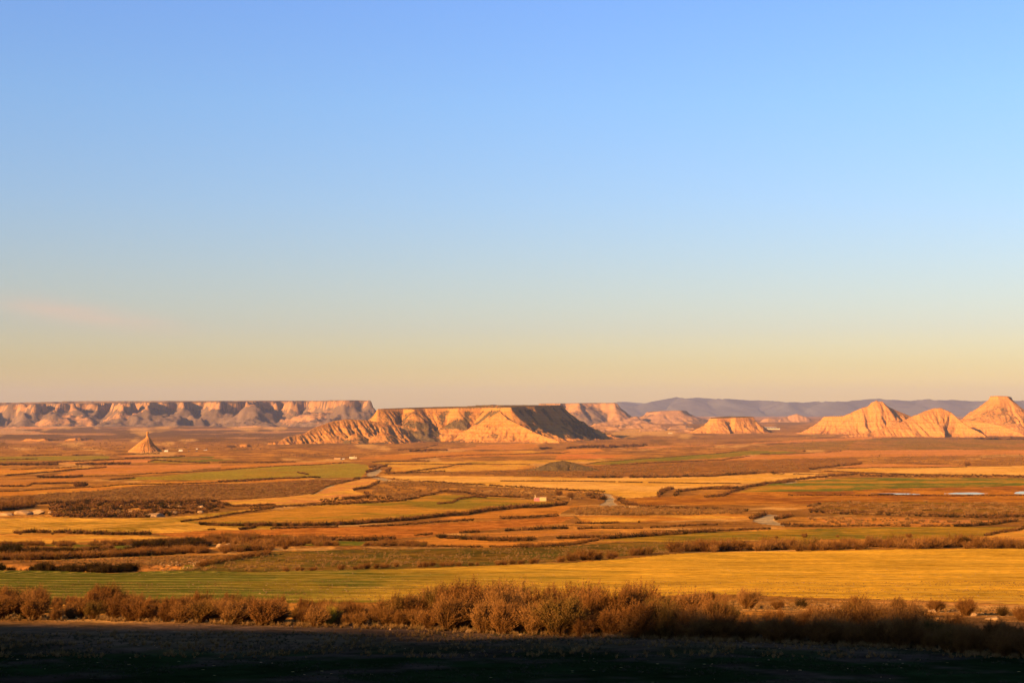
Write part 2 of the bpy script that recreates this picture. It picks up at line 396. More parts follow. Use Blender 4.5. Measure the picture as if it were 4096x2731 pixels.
# name, label, points, colour a, colour b, patch size (m), share of b, rows strength, clods, scrub, edge split
FIELDS = [
 ("green_field", "small bright green strip of young crop beyond the dark ditch on the left",
  [(-300,2173),(0,2173),(150,2175),(500,2178),(600,2188),(420,2198),(0,2204),(-300,2206)], C_GREEN, C_OLIVE, 12, .2, .3, .3, 0),
 ("stubble_field", "golden stubble strip between two low shrub rows at the left edge",
  [(-300,2137),(280,2140),(600,2142),(1100,2149),(1100,2156),(700,2159),(280,2168),(0,2172),(-300,2172)], C_GOLD, C_ORANGE, 15, .3, .6, .4, 0),
 ("stubble_field", "golden field with curved tractor lines below the rocky white outcrop",
  [(-300,2078),(0,2074),(150,2064),(330,2073),(600,2068),(800,2055),(1100,2028),(1100,2033),(850,2060),(730,2088),(800,2093),(1100,2106),(1100,2116),(850,2119),(600,2130),(330,2130),(-300,2134)], C_GOLD, C_OLIVE, 26, .35, 1., .4, 0),
 ("ploughed_field", "long orange ploughed field of rough clods in front of the olive field",
  [(608,2131),(842,2121),(1000,2119),(1468,2104),(2100,2078),(2234,2066),(2300,2069),(2234,2090),(2084,2106),(2000,2113),(1880,2123),(1650,2146),(1500,2150),(1000,2152),(700,2145)], refl(205,112,44), refl(180,92,36), 5, .4, .2, 1.6, 0),
 ("crop_field", "large smooth olive green field with a curved tongue in the middle of the plain",
  [(730,2088),(850,2070),(1100,2040),(1280,2022),(1631,2002),(1692,1982),(1772,1971),(1935,1985),(2140,1999),(2262,2008),(2252,2012),(2000,2032),(1800,2062),(1561,2082),(1300,2093),(1000,2098),(800,2093)], refl(204,124,42), refl(146,108,26), 60, .42, .5, .2, 0),
 ("ploughed_field", "brown orange field below the dark shrub row beside the painted hut",
  [(1740,2078),(1800,2068),(2000,2040),(2100,2028),(2262,2020),(2420,2024),(2280,2034),(2234,2062),(2000,2078)], refl(214,120,44), refl(180,96,34), 20, .4, .8, .8, 0),
 ("stubble_field", "S shaped pale golden field winding beside the dark scrubland",
  [(851,2002),(1000,1997),(1093,1985),(1262,1975),(1337,1936),(1444,1915),(1514,1917),(1500,1929),(1416,1961),(1468,1975),(1370,1999),(1327,2003),(1164,2020),(1000,2026),(935,2028)], C_GOLD, C_PINK, 30, .5, 1., .3, 0),
 ("scrubland", "broad dark brown scrubland left of the winding field",
  [(-300,1996),(0,1992),(164,1976),(608,1941),(1100,1927),(1270,1918),(1440,1917),(1330,1940),(1262,1972),(1000,1995),(850,2002),(700,2004),(420,2004),(280,2014),(-300,2018)], refl(160,94,48), refl(140,82,42), 14, .5, 0, .6, 1),
 ("stubble_field", "narrow orange strip along the far edge of the dark scrubland",
  [(-300,1968),(0,1966),(250,1951),(600,1927),(1100,1914),(1270,1911),(1270,1916),(1100,1924),(608,1938),(140,1979),(-300,1990)], C_ORANGE, C_GOLD, 30, .3, .2, .2, 0),
 ("green_field", "wide green field with wavy lines left of the pale road bends",
  [(500,1911),(700,1897),(1000,1872),(1400,1853),(1470,1858),(1477,1876),(1444,1906),(1280,1910),(1000,1916),(700,1921),(540,1921)], refl(160,122,34), C_OLIVE, 60, .4, 1., .2, 0),
 ("stubble_field", "orange field in front of the ruined farm buildings",
  [(880,1864),(1000,1855),(1383,1843),(1400,1850),(1000,1868),(880,1876)], C_ORANGE, C_PINK, 50, .3, .1, .1, 0),
 ("stubble_field", "golden field right of the pale road bends",
  [(1547,1858),(1880,1858),(1631,1888),(1552,1890),(1556,1877)], C_GOLD, C_ORANGE, 50, .4, 1., .1, 0),
 ("stubble_field", "long thin golden strip behind the field right of the road bends",
  [(1486,1848),(2100,1840),(2420,1838),(2500,1843),(2300,1848),(2060,1855),(1538,1857)], C_GOLD, C_OLIVE, 80, .3, .1, .1, 0),
 ("stubble_field", "golden field ending at the low dark mound",
  [(1890,1857),(2060,1857),(2160,1863),(2060,1878),(1795,1888),(1655,1889)], C_GOLD, C_ORANGE, 60, .3, .2, .1, 0),
 ("stubble_field", "longest bright golden field crossing the middle of the plain",
  [(1500,1900),(2000,1902),(2330,1909),(2890,1905),(3100,1895),(3230,1891),(3417,1900),(3113,1926),(2960,1937),(2655,1955),(2630,1982),(2515,1989),(2420,1969),(2000,1947),(1640,1920)], C_PALE, C_GOLD, 90, .4, .4, .1, 0),
 ("scrubland", "wide brown scrubland around the low dark mound",
  [(1650,1891),(1800,1892),(2060,1880),(2420,1858),(2700,1846),(3000,1839),(3400,1829),(3450,1848),(3230,1873),(3230,1889),(3100,1893),(2890,1903),(2400,1908),(2000,1900)], refl(184,108,46), refl(158,92,42), 24, .5, 0, .4, 1),
 ("green_field", "narrow green wedge of crop right of the low dark mound",
  [(2346,1854),(2420,1845),(2748,1820),(2998,1802),(3150,1806),(3206,1809),(3042,1817),(2938,1824),(2700,1839),(2444,1856)], refl(142,112,30), C_OLIVE, 90, .3, .1, .1, 0),
 ("stubble_field", "pinkish orange field beside the two lone bushes on the right",
  [(2790,1841),(2998,1824),(3210,1815),(3368,1799),(4400,1799),(4400,1815),(4096,1818),(3543,1826),(3200,1833),(3000,1838)], C_PINK, C_ORANGE, 120, .4, .1, .1, 0),
 ("stubble_field", "golden triangle field under the lone round bush on the right",
  [(3277,1880),(3600,1868),(3875,1864),(4400,1862),(4400,1899),(4096,1898),(3650,1895)], C_PALE, C_GOLD, 100, .4, .2, .1, 0),
 ("stubble_field", "thin orange field behind the golden triangle field",
  [(3337,1874),(3420,1854),(3510,1853),(3700,1857),(3860,1862),(3700,1868),(3500,1871)], C_PINK, C_ORANGE, 100, .4, .2, .1, 0),
 ("green_field", "long green crop field beside the shallow pond",
  [(2940,1970),(2990,1955),(3183,1922),(3370,1912),(4400,1911),(4400,1934),(4096,1939),(3650,1950),(3277,1965)], refl(108,102,24), refl(196,122,38), 55, .42, .6, .2, 0),
 ("marsh_field", "rusty red marsh around the shallow pond",
  [(2640,1985),(2940,1971),(3277,1966),(3650,1951),(4096,1940),(4400,1936),(4400,2008),(4096,2005),(3100,2018),(2515,2022),(2490,1992)], refl(204,116,38), refl(164,86,28), 45, .45, .1, .4, .3),
 ("scrubland", "olive brown scrubland in front of the pond",
  [(3240,2012),(3400,2006),(4400,2008),(4400,2064),(4096,2062),(3700,2064),(3600,2070),(3250,2052)], refl(150,98,34), refl(165,96,38), 30, .5, 0, .5, .8),
 ("stubble_field", "orange fallow field with scattered small bushes right of the lower road bend",
  [(3183,2071),(3600,2072),(3978,2081),(3885,2099),(3791,2106),(3400,2107)], C_ORANGE, C_PINK, 20, .4, .1, .4, .1),
 ("stubble_field", "orange field left of the lower road bend",
  [(2300,2064),(2935,2057),(3000,2070),(2608,2086),(2327,2088)], C_ORANGE, C_GOLD, 25, .4, .1, .4, .2),
 ("crop_field", "olive green field sloping behind the tall shrub row on the right",
  [(2380,2165),(2600,2141),(3100,2118),(3650,2108),(4070,2106),(4000,2128),(3900,2155),(2996,2160),(2700,2168)], refl(184,120,36), refl(128,100,24), 30, .4, .4, .3, 0),
 ("stubble_field", "bright orange corner of a field at the right edge behind the shrubs",
  [(3890,2156),(4000,2130),(4096,2115),(4400,2096),(4400,2156)], refl(236,142,56), C_GOLD, 20, .4, .4, .3, 0),
 ("ploughed_field", "small orange ploughed tongue between two shrub rows",
  [(1603,2160),(1730,2144),(1935,2162),(2100,2165),(2400,2155),(2234,2174),(2060,2188),(1950,2188),(1690,2180)], refl(222,124,46), C_ORANGE, 12, .4, .8, .9, 0),
 ("stubble_field", "dusty orange strip behind the ploughed tongue",
  [(1830,2133),(2100,2121),(2400,2118),(2320,2134),(2100,2146),(1958,2144)], refl(204,118,52), C_ORANGE, 12, .4, .2, .5, .2),
 ("green_field", "small green hollow between shrubs left of the ploughed tongue",
  [(1060,2161),(1300,2160),(1480,2163),(1440,2180),(1330,2184),(1200,2182),(1080,2170)], C_GREEN, C_OLIVE, 10, .4, .2, .3, 0),
 ("grassland", "rough grassy slope above the nearest golden field",
  [(560,2284),(620,2265),(800,2235),(1060,2208),(1500,2192),(2060,2190),(2400,2172),(2996,2162),(2800,2190),(2500,2224),(2270,2242),(2000,2260),(1600,2273),(1000,2289)], refl(146,96,36), refl(110,84,26), 9, .5, 0, .8, .5),
 ("grassland", "brown grassy terrace between the two dark ditches on the left",
  [(-300,2240),(200,2244),(600,2228),(1050,2212),(1000,2222),(700,2262),(560,2278),(400,2262),(-300,2256)], refl(176,104,52), refl(150,90,40), 6, .5, 0, .8, .3),
 ("crop_field", "nearest field, golden stubble turning green to the left",
  [(-600,2278),(0,2278),(200,2280),(450,2290),(600,2283),(850,2283),(1000,2290),(1400,2279),(1600,2274),(1900,2265),(2000,2262),(2300,2246),(2500,2233),(2700,2219),(2900,2207),(3100,2203),(3400,2201),(3700,2196),(4096,2193),(4600,2190),(4800,2440),(4096,2415),(3400,2392),(2800,2375),(2400,2400),(0,2420),(-900,2420)], refl(244,160,46,.98), refl(112,98,22,.95), 9, .3, 1.15, .5, 0),
 ("road", "pale dirt road winding in tight bends before the ruined farm",
  [(1487,1859),(1514,1862),(1512,1871),(1529,1884),(1512,1895),(1500,1903),(1535,1908),(1570,1922),(1540,1924),(1500,1913),(1478,1904),(1465,1895),(1490,1886),(1505,1878),(1494,1868)], C_ROAD, C_ROAD2, 9, .4, 0, .1, 0),
 ("road", "pale gravel road coming over the crest in the middle of the plain",
  [(2405,1972),(2430,1974),(2452,1977),(2468,1990),(2465,2006),(2480,2020),(2510,2027),(2560,2030),(2620,2036),(2560,2033),(2500,2031),(2440,2026),(2400,2018),(2425,2008),(2432,1992),(2412,1980)], C_ROAD, C_ROAD2, 6, .4, 0, .1, 0),
 ("road", "pale gravel road bend in the lower right of the plain",
  [(3043,2058),(3075,2059),(3110,2062),(3104,2072),(3090,2080),(3110,2090),(3150,2099),(3190,2104),(3130,2102),(3080,2096),(3040,2092),(3012,2084),(3040,2073),(3058,2064)], C_ROAD, C_ROAD2, 5, .4, 0, .1, 0),
 ("road", "thin pale track beside the hedge above the long green field",
  [(3130,1935),(3160,1926),(3190,1922),(3178,1930),(3150,1937)], C_ROAD, C_ROAD2, 5, .4, 0, .1, 0),
 ("dry_stream_bed", "bluish dry stream bed at the edge of the dark scrubland",
  [(1255,1973),(1290,1962),(1330,1942),(1345,1936),(1352,1940),(1310,1957),(1268,1975)], C_ROAD, C_ROAD2, 5, .4, 0, .1, 0),
 # far strips, left
 ("green_field", "flat green strip nearest the left edge in front of the rock spire",
  [(-300,1828),(0,1827),(440,1824),(440,1837),(0,1848),(-300,1850)], refl(158,120,40), C_OLIVE, 90, .3, 0, 0, 0),
 ("stubble_field", "thin bright orange strip just in front of the rock spire",
  [(457,1821),(718,1822),(522,1831)], C_PINK, C_ORANGE, 90, .3, 0, 0, 0),
 ("green_field", "thin green strip right of the rock spire foot",
  [(600,1833),(690,1827),(850,1825),(860,1829),(700,1834)], C_GREEN, C_OLIVE, 90, .3, 0, 0, 0),
 ("stubble_field", "wedge of orange ground left of the green strip behind the scrubland",
  [(196,1852),(610,1838),(610,1846),(435,1857)], C_PINK, C_ORANGE, 90, .3, 0, 0, 0),
 ("green_field", "olive strip between hedge lines left of the ruined farm",
  [(618,1840),(870,1836),(960,1839),(800,1848),(700,1852),(600,1851)], C_OLIVE, C_GREEN, 90, .3, 0, 0, 0),
 ("stubble_field", "orange strip at the left edge between two dark hedge lines",
  [(-300,1878),(0,1876),(390,1868),(290,1882),(0,1896),(-300,1898)], C_ORANGE, C_GOLD, 60, .4, 0, 0, 0),
 ("stubble_field", "broad pinkish strip crossing the plain left of the green field",
  [(413,1862),(880,1856),(880,1870),(610,1888),(200,1902),(250,1890)], refl(214,124,64), C_ORANGE, 60, .4, 0, 0, 0),
 ("stubble_field", "pale strip of ground at the left edge behind the orange strip",
  [(-300,1920),(0,1918),(280,1909),(450,1912),(300,1925),(0,1945),(-300,1948)], refl(196,118,56), C_ORANGE, 40, .4, 0, .2, 0),
 ("stubble_field", "orange plain in front of the long central table mountain",
  [(1900,1781),(2150,1776),(2160,1790),(2050,1797),(1750,1797),(1900,1786)], C_ORANGE, C_PINK, 150, .4, 0, 0, 0),
 ("stubble_field", "orange strip below the foot of the central table mountain",
  [(1500,1820),(1700,1808),(2060,1801),(2200,1803),(2050,1815),(1700,1826)], C_ORANGE, C_GOLD, 150, .4, 0, 0, 0),
 ("stubble_field", "bright orange patch right of the hedge line behind the low mound",
  [(2250,1805),(2290,1796),(2410,1796),(2430,1804),(2260,1813)], refl(236,134,56), C_ORANGE, 150, .4, 0, 0, 0),
 ("stubble_field", "orange strip right of the ruined farm",
  [(1440,1826),(1700,1815),(2100,1815),(2400,1812),(2350,1822),(1800,1826),(1600,1834),(1440,1834)], refl(210,118,46), C_ORANGE, 150, .4, 0, 0, 0),
 ("stubble_field", "eroded orange strip behind the low dark mound",
  [(2240,1822),(2300,1817),(2520,1816),(2560,1824),(2350,1836),(2230,1836)], refl(230,120,54), C_ORANGE, 150, .4, 0, 0, .2),
 ("stubble_field", "long orange tongue under the white eroded hills on the right",
  [(2560,1786),(2800,1780),(3100,1768),(3300,1754),(3560,1744),(3620,1748),(3350,1762),(3000,1776),(2700,1786),(2560,1792)], C_PINK, C_ORANGE, 150, .4, 0, 0, 0),
 ("scrubland", "olive brown strip in front of the white eroded hills on the right",
  [(2990,1790),(3200,1772),(3480,1756),(3640,1752),(3780,1757),(4400,1762),(4400,1798),(4000,1798),(3400,1798),(3050,1796)], refl(158,104,44), refl(190,112,50), 120, .35, 0, 0, .4),
 ("stubble_field", "tan field at the left edge below the far cliffs",
  [(-300,1738),(0,1738),(130,1740),(226,1736),(110,1722),(0,1719),(-300,1716)], C_TAN, C_PINK, 300, .3, 0, 0, 0),
 ("stubble_field", "long tan field right under the far cliffs",
  [(-300,1719),(65,1720),(261,1713),(457,1705),(414,1700),(283,1696),(100,1706),(-300,1718)], C_TAN, C_PINK, 300, .3, 0, 0, 0),
]

def world_poly(pts):
    out = []
    n = len(pts)
    for i in range(n):                       # a few points along every edge, so straight edges follow the falling land
        a, b = pts[i], pts[(i + 1) % n]
        k = max(1, int(abs(a[0] - b[0]) / 60))
        for j in range(k):
            out.append(ground_at(a[0] + (b[0] - a[0]) * j / k, a[1] + (b[1] - a[1]) * j / k))
    return out

# ------------------------------------------------------------------ the ground sheet, one grid out to the horizon
half_view = math.atan(2048 / F) + 0.035
th_in = np.linspace(-half_view, half_view, 900)
th_l = -half_view - (math.pi - half_view) * (np.linspace(0, 1, 170)[1:]) ** 1.0
th_r = half_view + (math.pi - half_view) * (np.linspace(0, 1, 42)[1:-1]) ** 1.5
TH = np.concatenate([th_l[::-1], th_in, th_r])
_pp = np.linspace(2760, 1657, 610)
_rr = np.exp(np.interp(-_pp, -_pys[60:], _ld[60:]))
R = np.concatenate([[0.6, 2, 4, 7, 10, 14, 18, 22, 26, 29], _rr[(_rr > 31) & (_rr < 41500)], [41900.]])
R = np.sort(R)
gt, gr = np.meshgrid(TH, R)
GXX = np.sin(gt) * gr; GYY = np.cos(gt) * gr
# inside the view the rows run straight across, like the field edges they must carry
scale_in = 1 / np.cos(np.clip(gt, -half_view, half_view))
wv = sstep(30, 60, gr) * (1 - sstep(half_view, half_view * 2.2, np.abs(gt)))
GXX *= 1 + (scale_in - 1) * wv; GYY *= 1 + (scale_in - 1) * wv
GZ = terrain(GXX, GYY)
nr, nt = gt.shape
flat = lambda a: a.ravel()
X, Y, Z = flat(GXX), flat(GYY), flat(GZ)
DIST = np.hypot(X, Y)

# background: brown steppe with orange bare patches
n1 = fbm(X / 60, Y / 110, 4, 41); n2 = fbm(X / 300, Y / 600, 4, 42); n3 = fbm(X / 12, Y / 16, 3, 43)
far = sstep(3000, 6500, DIST)
nn = n1 * (1 - far) + n2 * far * 1.1 + .25 * n3
base_a = refl(168, 100, 44); base_b = refl(216, 130, 52)
t_ = sstep(-.12, .28, nn)[:, None]
colr = base_a * (1 - t_) + base_b * t_
# far land: darker, cooler scrub with tan clearings
fa = refl(128, 84, 58); fb = refl(205, 130, 80)
t2 = sstep(.10, .26, fbm(X / 520, Y / 900, 5, 44))[:, None]
farc = fa * (1 - t2) + fb * t2
lw = (far * sstep(300, -200, X + 0.02 * Y))[:, None]
farmix = np.clip(far[:, None] * (.35 + .65 * lw), 0, 1)
colr = colr * (1 - farmix) + farc * farmix
stk = fbm(X / (20 + DIST * .03), Y / (6 + DIST * .022), 4, 46)
sk = sstep(.16, .34, stk)[:, None] * .75
colr = colr * (1 - sk) + refl(240, 160, 84) * sk
sk = sstep(.14, .34, fbm(X / (26 + DIST * .035), Y / (8 + DIST * .02), 4, 47))[:, None] * .55
colr = colr * (1 - sk) + refl(116, 74, 36) * sk
scrub = np.full(X.shape, .7); clod = np.full(X.shape, .5); rowu = np.zeros(X.shape); rows = np.zeros(X.shape)
fid = np.full(X.shape, -1)
wob = DIST * 0.0017
WX = X + wob * 3 * fbm(X / (wob * 60 + 2), Y / (wob * 60 + 2), 3, 51); WY = Y + wob * 6 * fbm(X / (wob * 60 + 2), Y / (wob * 60 + 2), 3, 52)
soft = np.zeros(X.shape)
for fi, (nm, lb, pts, ca, cb, ps, share, rw, cl, sc) in enumerate(FIELDS):
    wp = world_poly(pts)
    xs = [p[0] for p in wp]; ys = [p[1] for p in wp]
    cand = np.where((WX > min(xs)) & (WX < max(xs)) & (WY > min(ys)) & (WY < max(ys)))[0]
    m = cand[in_poly(WX[cand], WY[cand], wp)]
    if len(m) == 0:
        continue
    xx, yy = X[m], Y[m]
    nz = fbm(xx / ps, yy / (ps * 1.6), 4, 60 + fi) + .3 * fbm(xx / ps * 6, yy / ps * 6, 2, 90 + fi)
    th = .45 - share * .9
    b = sstep(th - .22, th + .22, nz)
    if lb.startswith("nearest field"):
        px = xx / yy * F + CX
        g = 1 - sstep(500, 2900, px + 500 * fbm(xx / 14, yy / 30, 3, 77))
        b = np.clip(g * 1.25 + (b - .5) * .35, 0, 1)
    colr[m] = ca * (1 - b[:, None]) + cb * b[:, None]
    scrub[m] = sc; clod[m] = cl; fid[m] = fi; rows[m] = rw
    cx0, cy0 = np.mean(xs), np.mean(ys)
    ang = .10 * math.sin(fi * 2.4)
    u = (yy - cy0) * math.cos(ang) + (xx - cx0) * math.sin(ang)
    if "curved tractor" in lb or "S shaped" in lb or "wavy" in lb:
        L = max(xs) - min(xs)
        u = (xx - cx0) + .35 * (yy - cy0) + L * .08 * np.sin((yy - cy0) / (max(ys) - min(ys)) * 6.0)
        sp = 1.0
    if lb.startswith("nearest field"):
        # sowing rows run across, bending in hairpins at the left headland
        lx = xx / yy
        u = yy * .9 + xx * .16
        turn = (lx < 9) & (lx < -.185 + .02 * np.sin(yy * .3)) & (yy > 132 + 8 * np.sin(xx * .12)) & (yy < 158 + 4 * np.sin(xx * .1))
        u = np.where(turn, (xx + .035 * (yy - 146) ** 2) * 3.2, u)
    rowu[m] = u
# foreground grass and soil, shade put into their colour; bare by the hedge
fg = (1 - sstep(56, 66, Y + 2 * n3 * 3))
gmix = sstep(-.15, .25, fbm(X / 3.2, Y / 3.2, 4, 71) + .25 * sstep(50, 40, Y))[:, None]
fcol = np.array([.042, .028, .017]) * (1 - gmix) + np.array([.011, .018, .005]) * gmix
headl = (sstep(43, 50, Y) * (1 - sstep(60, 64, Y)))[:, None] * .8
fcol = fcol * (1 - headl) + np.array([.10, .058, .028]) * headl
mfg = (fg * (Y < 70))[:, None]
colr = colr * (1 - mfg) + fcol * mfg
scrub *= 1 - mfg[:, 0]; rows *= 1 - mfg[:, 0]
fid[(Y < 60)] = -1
# pale stony soil behind the right half of the hedge
st = (sstep(56, 60, Y) * (1 - sstep(78, 86, Y)) * sstep(2, 8, X))[:, None] * sstep(-.2, .3, fbm(X / 2, Y / 3, 3, 72))[:, None]
colr = colr * (1 - st * .7) + refl(205, 130, 70) * st * .7

# normals of the whole sheet, shared by every piece cut from it
P = np.stack([GXX, GYY, GZ], -1)
du = np.gradient(P, axis=1); dv = np.gradient(P, axis=0)
NRM = np.cross(du, dv); NRM /= np.linalg.norm(NRM, axis=-1, keepdims=True) + 1e-12
NRM = np.where(NRM[..., 2:3] < 0, -NRM, NRM).reshape(-1, 3)

def ground_material():
    t = NT("plain_soil_and_crops")
    p = t.pos()
    col = t.attr("col", "Color"); scr = t.attr("scrub"); clo = t.attr("clod"); ru = t.attr("rowu"); rs = t.attr("rows")
    n_f = t.noise(p, .9, 6, .65); n_m = t.noise(p, .12, 5, .6); n_c = t.noise(p, .021, 5, .6)
    # shade of soil varies at several sizes
    v = t.math('MULTIPLY', t.rng(n_f, .30, .70, .52, 1.45), t.rng(n_m, .32, .68, .66, 1.32))
    v = t.math('MULTIPLY', v, t.rng(n_c, .32, .68, .82, 1.18))
    cv = t.n.new("ShaderNodeCombineXYZ")
    for i in range(3): t.link(v, cv.inputs[i])
    c = t.mix(1.0, col, cv.outputs[0], 'MULTIPLY')
    # drilled rows, thinner where the seed failed
    uv = t.n.new("ShaderNodeCombineXYZ"); t.link(ru, uv.inputs[0])
    warp = t.math('ADD', t.math('MULTIPLY', t.noise(p, .05, 3), 9.0), t.math('MULTIPLY', t.noise(p, .5, 3), 1.6))
    w = t.math('SINE', t.math('MULTIPLY', t.math('ADD', ru, warp), 1.15))
    w2 = t.math('SINE', t.math('MULTIPLY', t.math('ADD', ru, warp), .37))
    brk = t.rng(t.noise(t.mapping(p, (.25, .8, 1)), 1.1, 6, .8), .44, .60, 0, 1)
    rowm = t.math('MULTIPLY', t.math('MULTIPLY', t.rng(w, -.2, .9, 0, 1), brk), t.math('MULTIPLY', rs, .62))
    rowm2 = t.math('MULTIPLY', t.math('MULTIPLY', t.rng(w2, .1, .95, 0, .7), t.rng(n_m, .4, .6, 0, 1)), t.math('MULTIPLY', rs, .5))
    pale = t.mix(.75, col, tuple(refl(252, 184, 84)))
    c = t.mix(t.math('MINIMUM', rowm, 1.0), c, pale)
    dk = t.mix(.65, col, tuple(refl(96, 84, 22)))
    c = t.mix(t.math('MINIMUM', rowm2, .8), c, dk)
    # low bushes of the steppe, dark tufts on paler earth
    vo = t.vor(t.mapping(p, (1, 1, .3)), .42)
    tuft = t.math('MULTIPLY', t.rng(vo, .28, .55, 1, 0), t.rng(t.noise(p, .05, 4), .38, .58, 0, 1))
    vo2 = t.vor(t.mapping(p, (1, 1, .3)), .10)
    tuft2 = t.math('MULTIPLY', t.rng(vo2, .25, .6, 1, 0), t.rng(t.noise(p, .012, 4), .4, .6, 0, 1))
    sm = t.math('MULTIPLY', scr, t.math('MAXIMUM', tuft, t.math('MULTIPLY', tuft2, .8)))
    c = t.mix(t.math('MULTIPLY', sm, .7), c, tuple(refl(110, 68, 32)))
    # pebbles and straw
    peb = t.rng(t.vor(p, 1.7), .05, .11, 1, 0)
    peb = t.math('MULTIPLY', peb, t.rng(t.noise(p, .35, 3), .5, .62, 0, .8))
    c = t.mix(peb, c, tuple(refl(236, 176, 110)))
    t.base(c)
    h1 = t.math('MULTIPLY', t.noise(p, 2.2, 5, .7), t.math('MULTIPLY', clo, .35))
    h2 = t.math('MULTIPLY', t.noise(p, .35, 5, .65), t.math('ADD', t.math('MULTIPLY', scr, 1.2), .25))
    h3 = t.math('MULTIPLY', w, t.math('MULTIPLY', rs, .05))
    h = t.math('ADD', t.math('ADD', h1, h2), h3)
    h = t.math('ADD', h, t.math('MULTIPLY', sm, .8))
    t.normal(t.bump(h, .6, 1.0))
    return t.m
M_GROUND = ground_material()

def cut_piece(name, mask_faces, label=None):
    f = mask_faces
    used = np.unique(f)
    remap = np.full(len(X), -1); remap[used] = np.arange(len(used))
    o = mesh_obj(name, np.stack([X[used], Y[used], Z[used]], 1), remap[f], M_GROUND)
    me = o.data
    attr_c(me, "col", colr[used]); attr_f(me, "scrub", scrub[used]); attr_f(me, "clod", clod[used])
    attr_f(me, "rowu", rowu[used]); attr_f(me, "rows", rows[used])
    me.normals_split_custom_set_from_vertices(NRM[used].astype(np.float32))
    tag(o, label, kind='structure')
    return o

ii, jj = np.meshgrid(np.arange(nr - 1), np.arange(nt - 1), indexing='ij')
A = (ii * nt + jj).ravel(); FACES = np.stack([A, A + 1, A + nt + 1, A + nt], 1)
ff = fid[FACES]
fface = np.where((ff == ff[:, :1]).all(1), ff[:, 0], -1)
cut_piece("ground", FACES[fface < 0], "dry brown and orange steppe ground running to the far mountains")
# close the seam behind the camera
seam = np.array([[i * nt + nt - 1, i * nt, (i + 1) * nt, (i + 1) * nt + nt - 1] for i in range(nr - 1)])
for fi, fdef in enumerate(FIELDS):
    m = fface == fi
    if m.sum() > 20:
        cut_piece(fdef[0], FACES[m], fdef[1])
# ------------------------------------------------------------------ clay mountains
def clay_material(name, base, red, veg, strata=1.0, vegk=1.0, zs=.12, fine=.12):
    t = NT(name)
    p = t.pos()
    vg = t.attr("veg")
    sep = t.n.new("ShaderNodeSeparateXYZ"); t.link(p, sep.inputs[0])
    wz = t.math('ADD', t.math('MULTIPLY', sep.outputs[2], zs), t.math('MULTIPLY', t.noise(p, .006, 3), 1.2))
    cz = t.n.new("ShaderNodeCombineXYZ"); t.link(wz, cz.inputs[2])
    band = t.noise(cz.outputs[0], 1.0, 5, .75)
    c = t.mix(t.rng(band, .42, .58, 0, strata), tuple(base), tuple(red))
    band2 = t.noise(cz.outputs[0], 3.1, 3, .7)
    c = t.mix(t.rng(band2, .56, .68, 0, .45), c, tuple(np.minimum(np.array(base) * 1.3, .75)))
    nf = t.noise(p, fine, 6, .68); nb = t.noise(p, fine * .22, 5, .6)
    v = t.rng(nf, .25, .75, .78, 1.2)
    cv = t.n.new("ShaderNodeCombineXYZ")
    for i in range(3): t.link(v, cv.inputs[i])
    c = t.mix(1.0, c, cv.outputs[0], 'MULTIPLY')
    vm = t.math('ADD', vg, t.rng(nb, .2, .8, -.32, .32))
    vm = t.math('ADD', vm, t.rng(nf, .2, .8, -.45, .45))
    vm = t.math('MULTIPLY', t.rng(vm, .36, .60, 0, 1), vegk)
    vcol = t.mix(t.rng(nb, .35, .65, 0, 1), tuple(veg), tuple(np.array(veg) * 1.6))
    c = t.mix(vm, c, vcol)
    t.base(c)
    h = t.math('ADD', t.math('MULTIPLY', nf, 1.0), t.math('MULTIPLY', vm, .25))
    t.normal(t.bump(h, .85, 7.0))
    return t.m

CLAY = np.array([.31, .158, .045]); REDC = np.array([.28, .112, .027]); VEG = np.array([.060, .040, .017])
M_CLAY = clay_material("banded_orange_clay", CLAY, REDC, VEG)
M_PALE = clay_material("pale_banded_clay", np.array([.32, .166, .052]), np.array([.29, .116, .030]), VEG)
M_FAR = clay_material("distant_scrubby_clay", np.array([.24, .130, .060]), np.array([.20, .10, .042]), np.array([.072, .048, .033]), strata=.6, fine=.03, zs=.05)
M_HAZE_BLUE = clay_material("haze_tinted_range", np.array([.06, .058, .062]), np.array([.07, .062, .062]), np.array([.05, .05, .05]), strata=.3, fine=.003, zs=.01)  # bluish haze tone put into the range's own colour
M_SPIRE = clay_material("orange_spire_clay", np.array([.36, .185, .055]), np.array([.33, .14, .035]), VEG, fine=.35, zs=.3, vegk=0.25)

def plan(pts):
    """(px, py, d) nodes to x, y, z"""
    return np.array([place(a, b, c) for a, b, c in pts])

